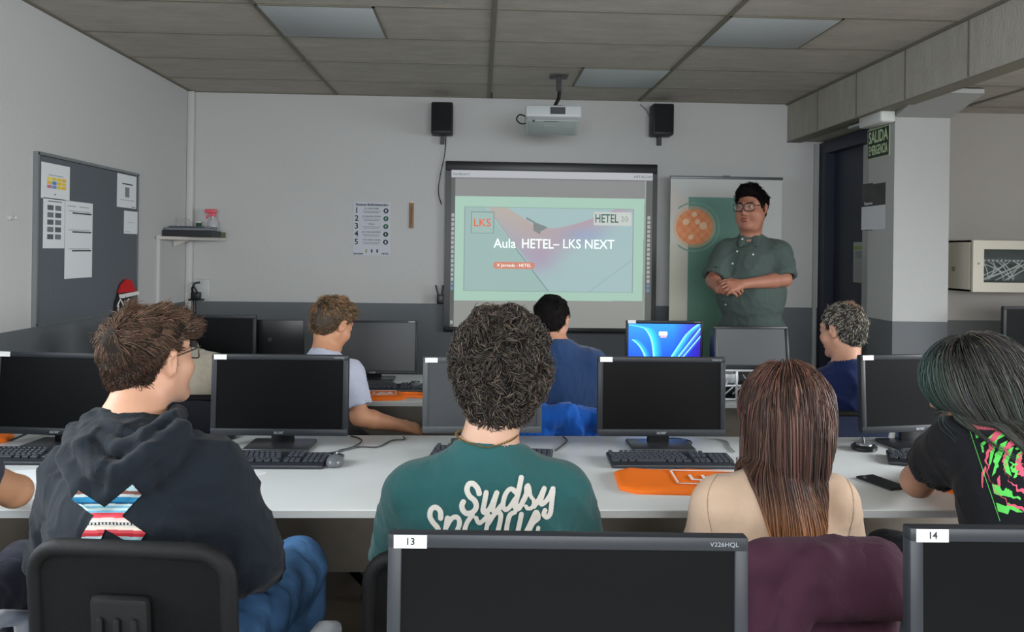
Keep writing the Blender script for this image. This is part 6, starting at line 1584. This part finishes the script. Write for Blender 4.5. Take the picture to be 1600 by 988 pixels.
for (x, y) in ((1160, 374), (1152, 393), (1145, 412), (1134, 476), (1172.5, 368), (1177, 398)):
    h = bv.ray_cast(Vector(V3(0, 0, EYE)-loc), Vector(ray(x, y)).normalized())
    if h[0] is not None:
        n = np.array(h[1]); c = np.array(h[0]); G().cyl(c-n*0.002, c+n*0.004, 0.0062, n=12).build('button', mbt, p10.so)
pl = [(1163, 372), (1157, 386), (1151, 400), (1145, 418), (1140, 432)]
pts = []
for (x, y) in pl:
    h = bv.ray_cast(Vector(V3(0, 0, EYE)-loc), Vector(ray(x+3.5, y)).normalized())
    if h[0] is not None: pts.append(np.array(h[0])+np.array(h[1])*0.001)
G().tube(pts, 0.0022, n=5).build('placket', mat('cloth_shirt_green_seam', (48, 68, 62), 0.9), p10.so)
p10.cap(0.013, bulk=[((0.0, 0.035, 0.092), (0.068, 0.068, 0.050), 0.03)], line=[(-0.12, -0.070), (-0.06, -0.070), (-0.03, -0.04), (-0.018, 0.0), (0.0, 0.030), (0.020, -0.004), (0.032, 0.035), (0.05, 0.060), (0.07, 0.070), (0.16, 0.074)], noise=0.003)
p10.hair(m_hairs, (22, 18, 18), [p10.short(5000, 0.030, (26, 21, 20), whorl=(-0.02, -0.08, 0.09), lift=0.45, jit=0.6, seed=16, r0=0.0014, lens=lambda q: np.where(q[:, 2] < 0.03, 0.3, 1.0))])
S = SDF()
for q in (-1, 1): S.rc(p10.T((q*0.016, 0.094, 0.030)), p10.T((q*0.047, 0.082, 0.033)), 0.0042*1.1, 0.0028*1.1, 0.002)
V, F = S.mesh(0.003, 0.006); smesh('eyebrows', V, F, mat('brow_dark', (30, 22, 20), 0.8), p10.t)
S = SDF(); S.el(p10.T((0, 0.094, -0.0600)), V3(0.021, 0.0105, 0.0046)*1.1, p10.R, 0.002); S.el(p10.T((0, 0.092, -0.0712)), V3(0.019, 0.0105, 0.0055)*1.1, p10.R, 0.002)
V, F = S.mesh(0.003, 0.006); smesh('lips', V, F, mat('lips', (150, 84, 76), 0.5), p10.t)
p10.eyes(); p10.glasses(mat('glasses_dark', (30, 22, 24), 0.3), w=0.036, hh=0.022, y=0.106, rt=0.0027)

# ------------------------------------------------------------------ garments on chairs
def drape(name, label, cat, c0, hx, hy, z0, z1, m, base, extra=None, fold=0.008, ff=20, seed=2, rad=0.04, h=0.008, group=None):
    t = empty(name, base, label, cat, group); S = SDF()
    S.bx((c0[0], c0[1], (z0+z1)/2), (hx, hy, (z1-z0)/2), None, rad, 0.03)
    if extra: extra(S)
    S.warp(lambda P: -fold*np.clip(1-1.6*np.abs(wnoise(P*V3(1, 1, 0.55), ff, seed)), 0, 1)**1.5-fold*0.4*np.clip(1-1.6*np.abs(wnoise(P*V3(1.3, 1, 0.7), ff*2.0, seed+1)), 0, 1))
    sculpt('cloth', S, h, m, t); return t
m_bur = cloth('burgundy', (60, 31, 46), sheen=0.02)
a = at(1165, 842, 1.60); b = at(1400, 842, 1.60)
def bx_(S):
    z = a[2]
    S.rc(at(1182, 872, 1.58), at(1368, 876, 1.585), 0.028, 0.036, 0.04)
    S.chain([at(1285, 870, 1.55), at(1268, 900, 1.545), at(1232, 990, 1.54)], [0.020, 0.030, 0.035], 0.012)
    S.rc(at(1245, 945, 1.54), at(1398, 945, 1.545), 0.030, 0.030, 0.008)
    S.rc(at(1300, 900, 1.56), at(1370, 905, 1.56), 0.045, 0.05, 0.04)
drape('sweatshirt', 'burgundy sweatshirt draped over the chair of long-haired woman', 'sweatshirt', ((a[0]+b[0])/2, 1.597), (b[0]-a[0])/2-0.004, 0.045, 0.60, a[2]-0.008, m_bur, ((a[0]+b[0])/2, 1.60, 0.60), bx_, fold=0.005, ff=16, rad=0.04)
m_blu = cloth('jacket_blue', (26, 92, 184), bump=0.15)
a = at(812, 652, 3.36); b = at(938, 640, 3.36)
def bj(S):
    S.rc(at(820, 664, 3.33), at(880, 646, 3.32), 0.04, 0.045, 0.04); S.rc(at(850, 640, 3.34), at(900, 672, 3.32), 0.022, 0.03, 0.015); S.rc(at(880, 650, 3.32), at(930, 655, 3.33), 0.035, 0.04, 0.03)
    S.rc(at(800, 676, 3.32), at(850, 682, 3.31), 0.015, 0.03, 0.02)
drape('jacket', 'bright blue jacket hanging over the chair of navy-shirt man', 'jacket', ((a[0]+b[0])/2, 3.385), (b[0]-a[0])/2, 0.05, 0.52, b[2]-0.01, m_blu, ((a[0]+b[0])/2, 3.38, 0.52), bj, fold=0.012, ff=22, seed=5)
# mobile phone held by the boy in grey tee is not shown in the photo
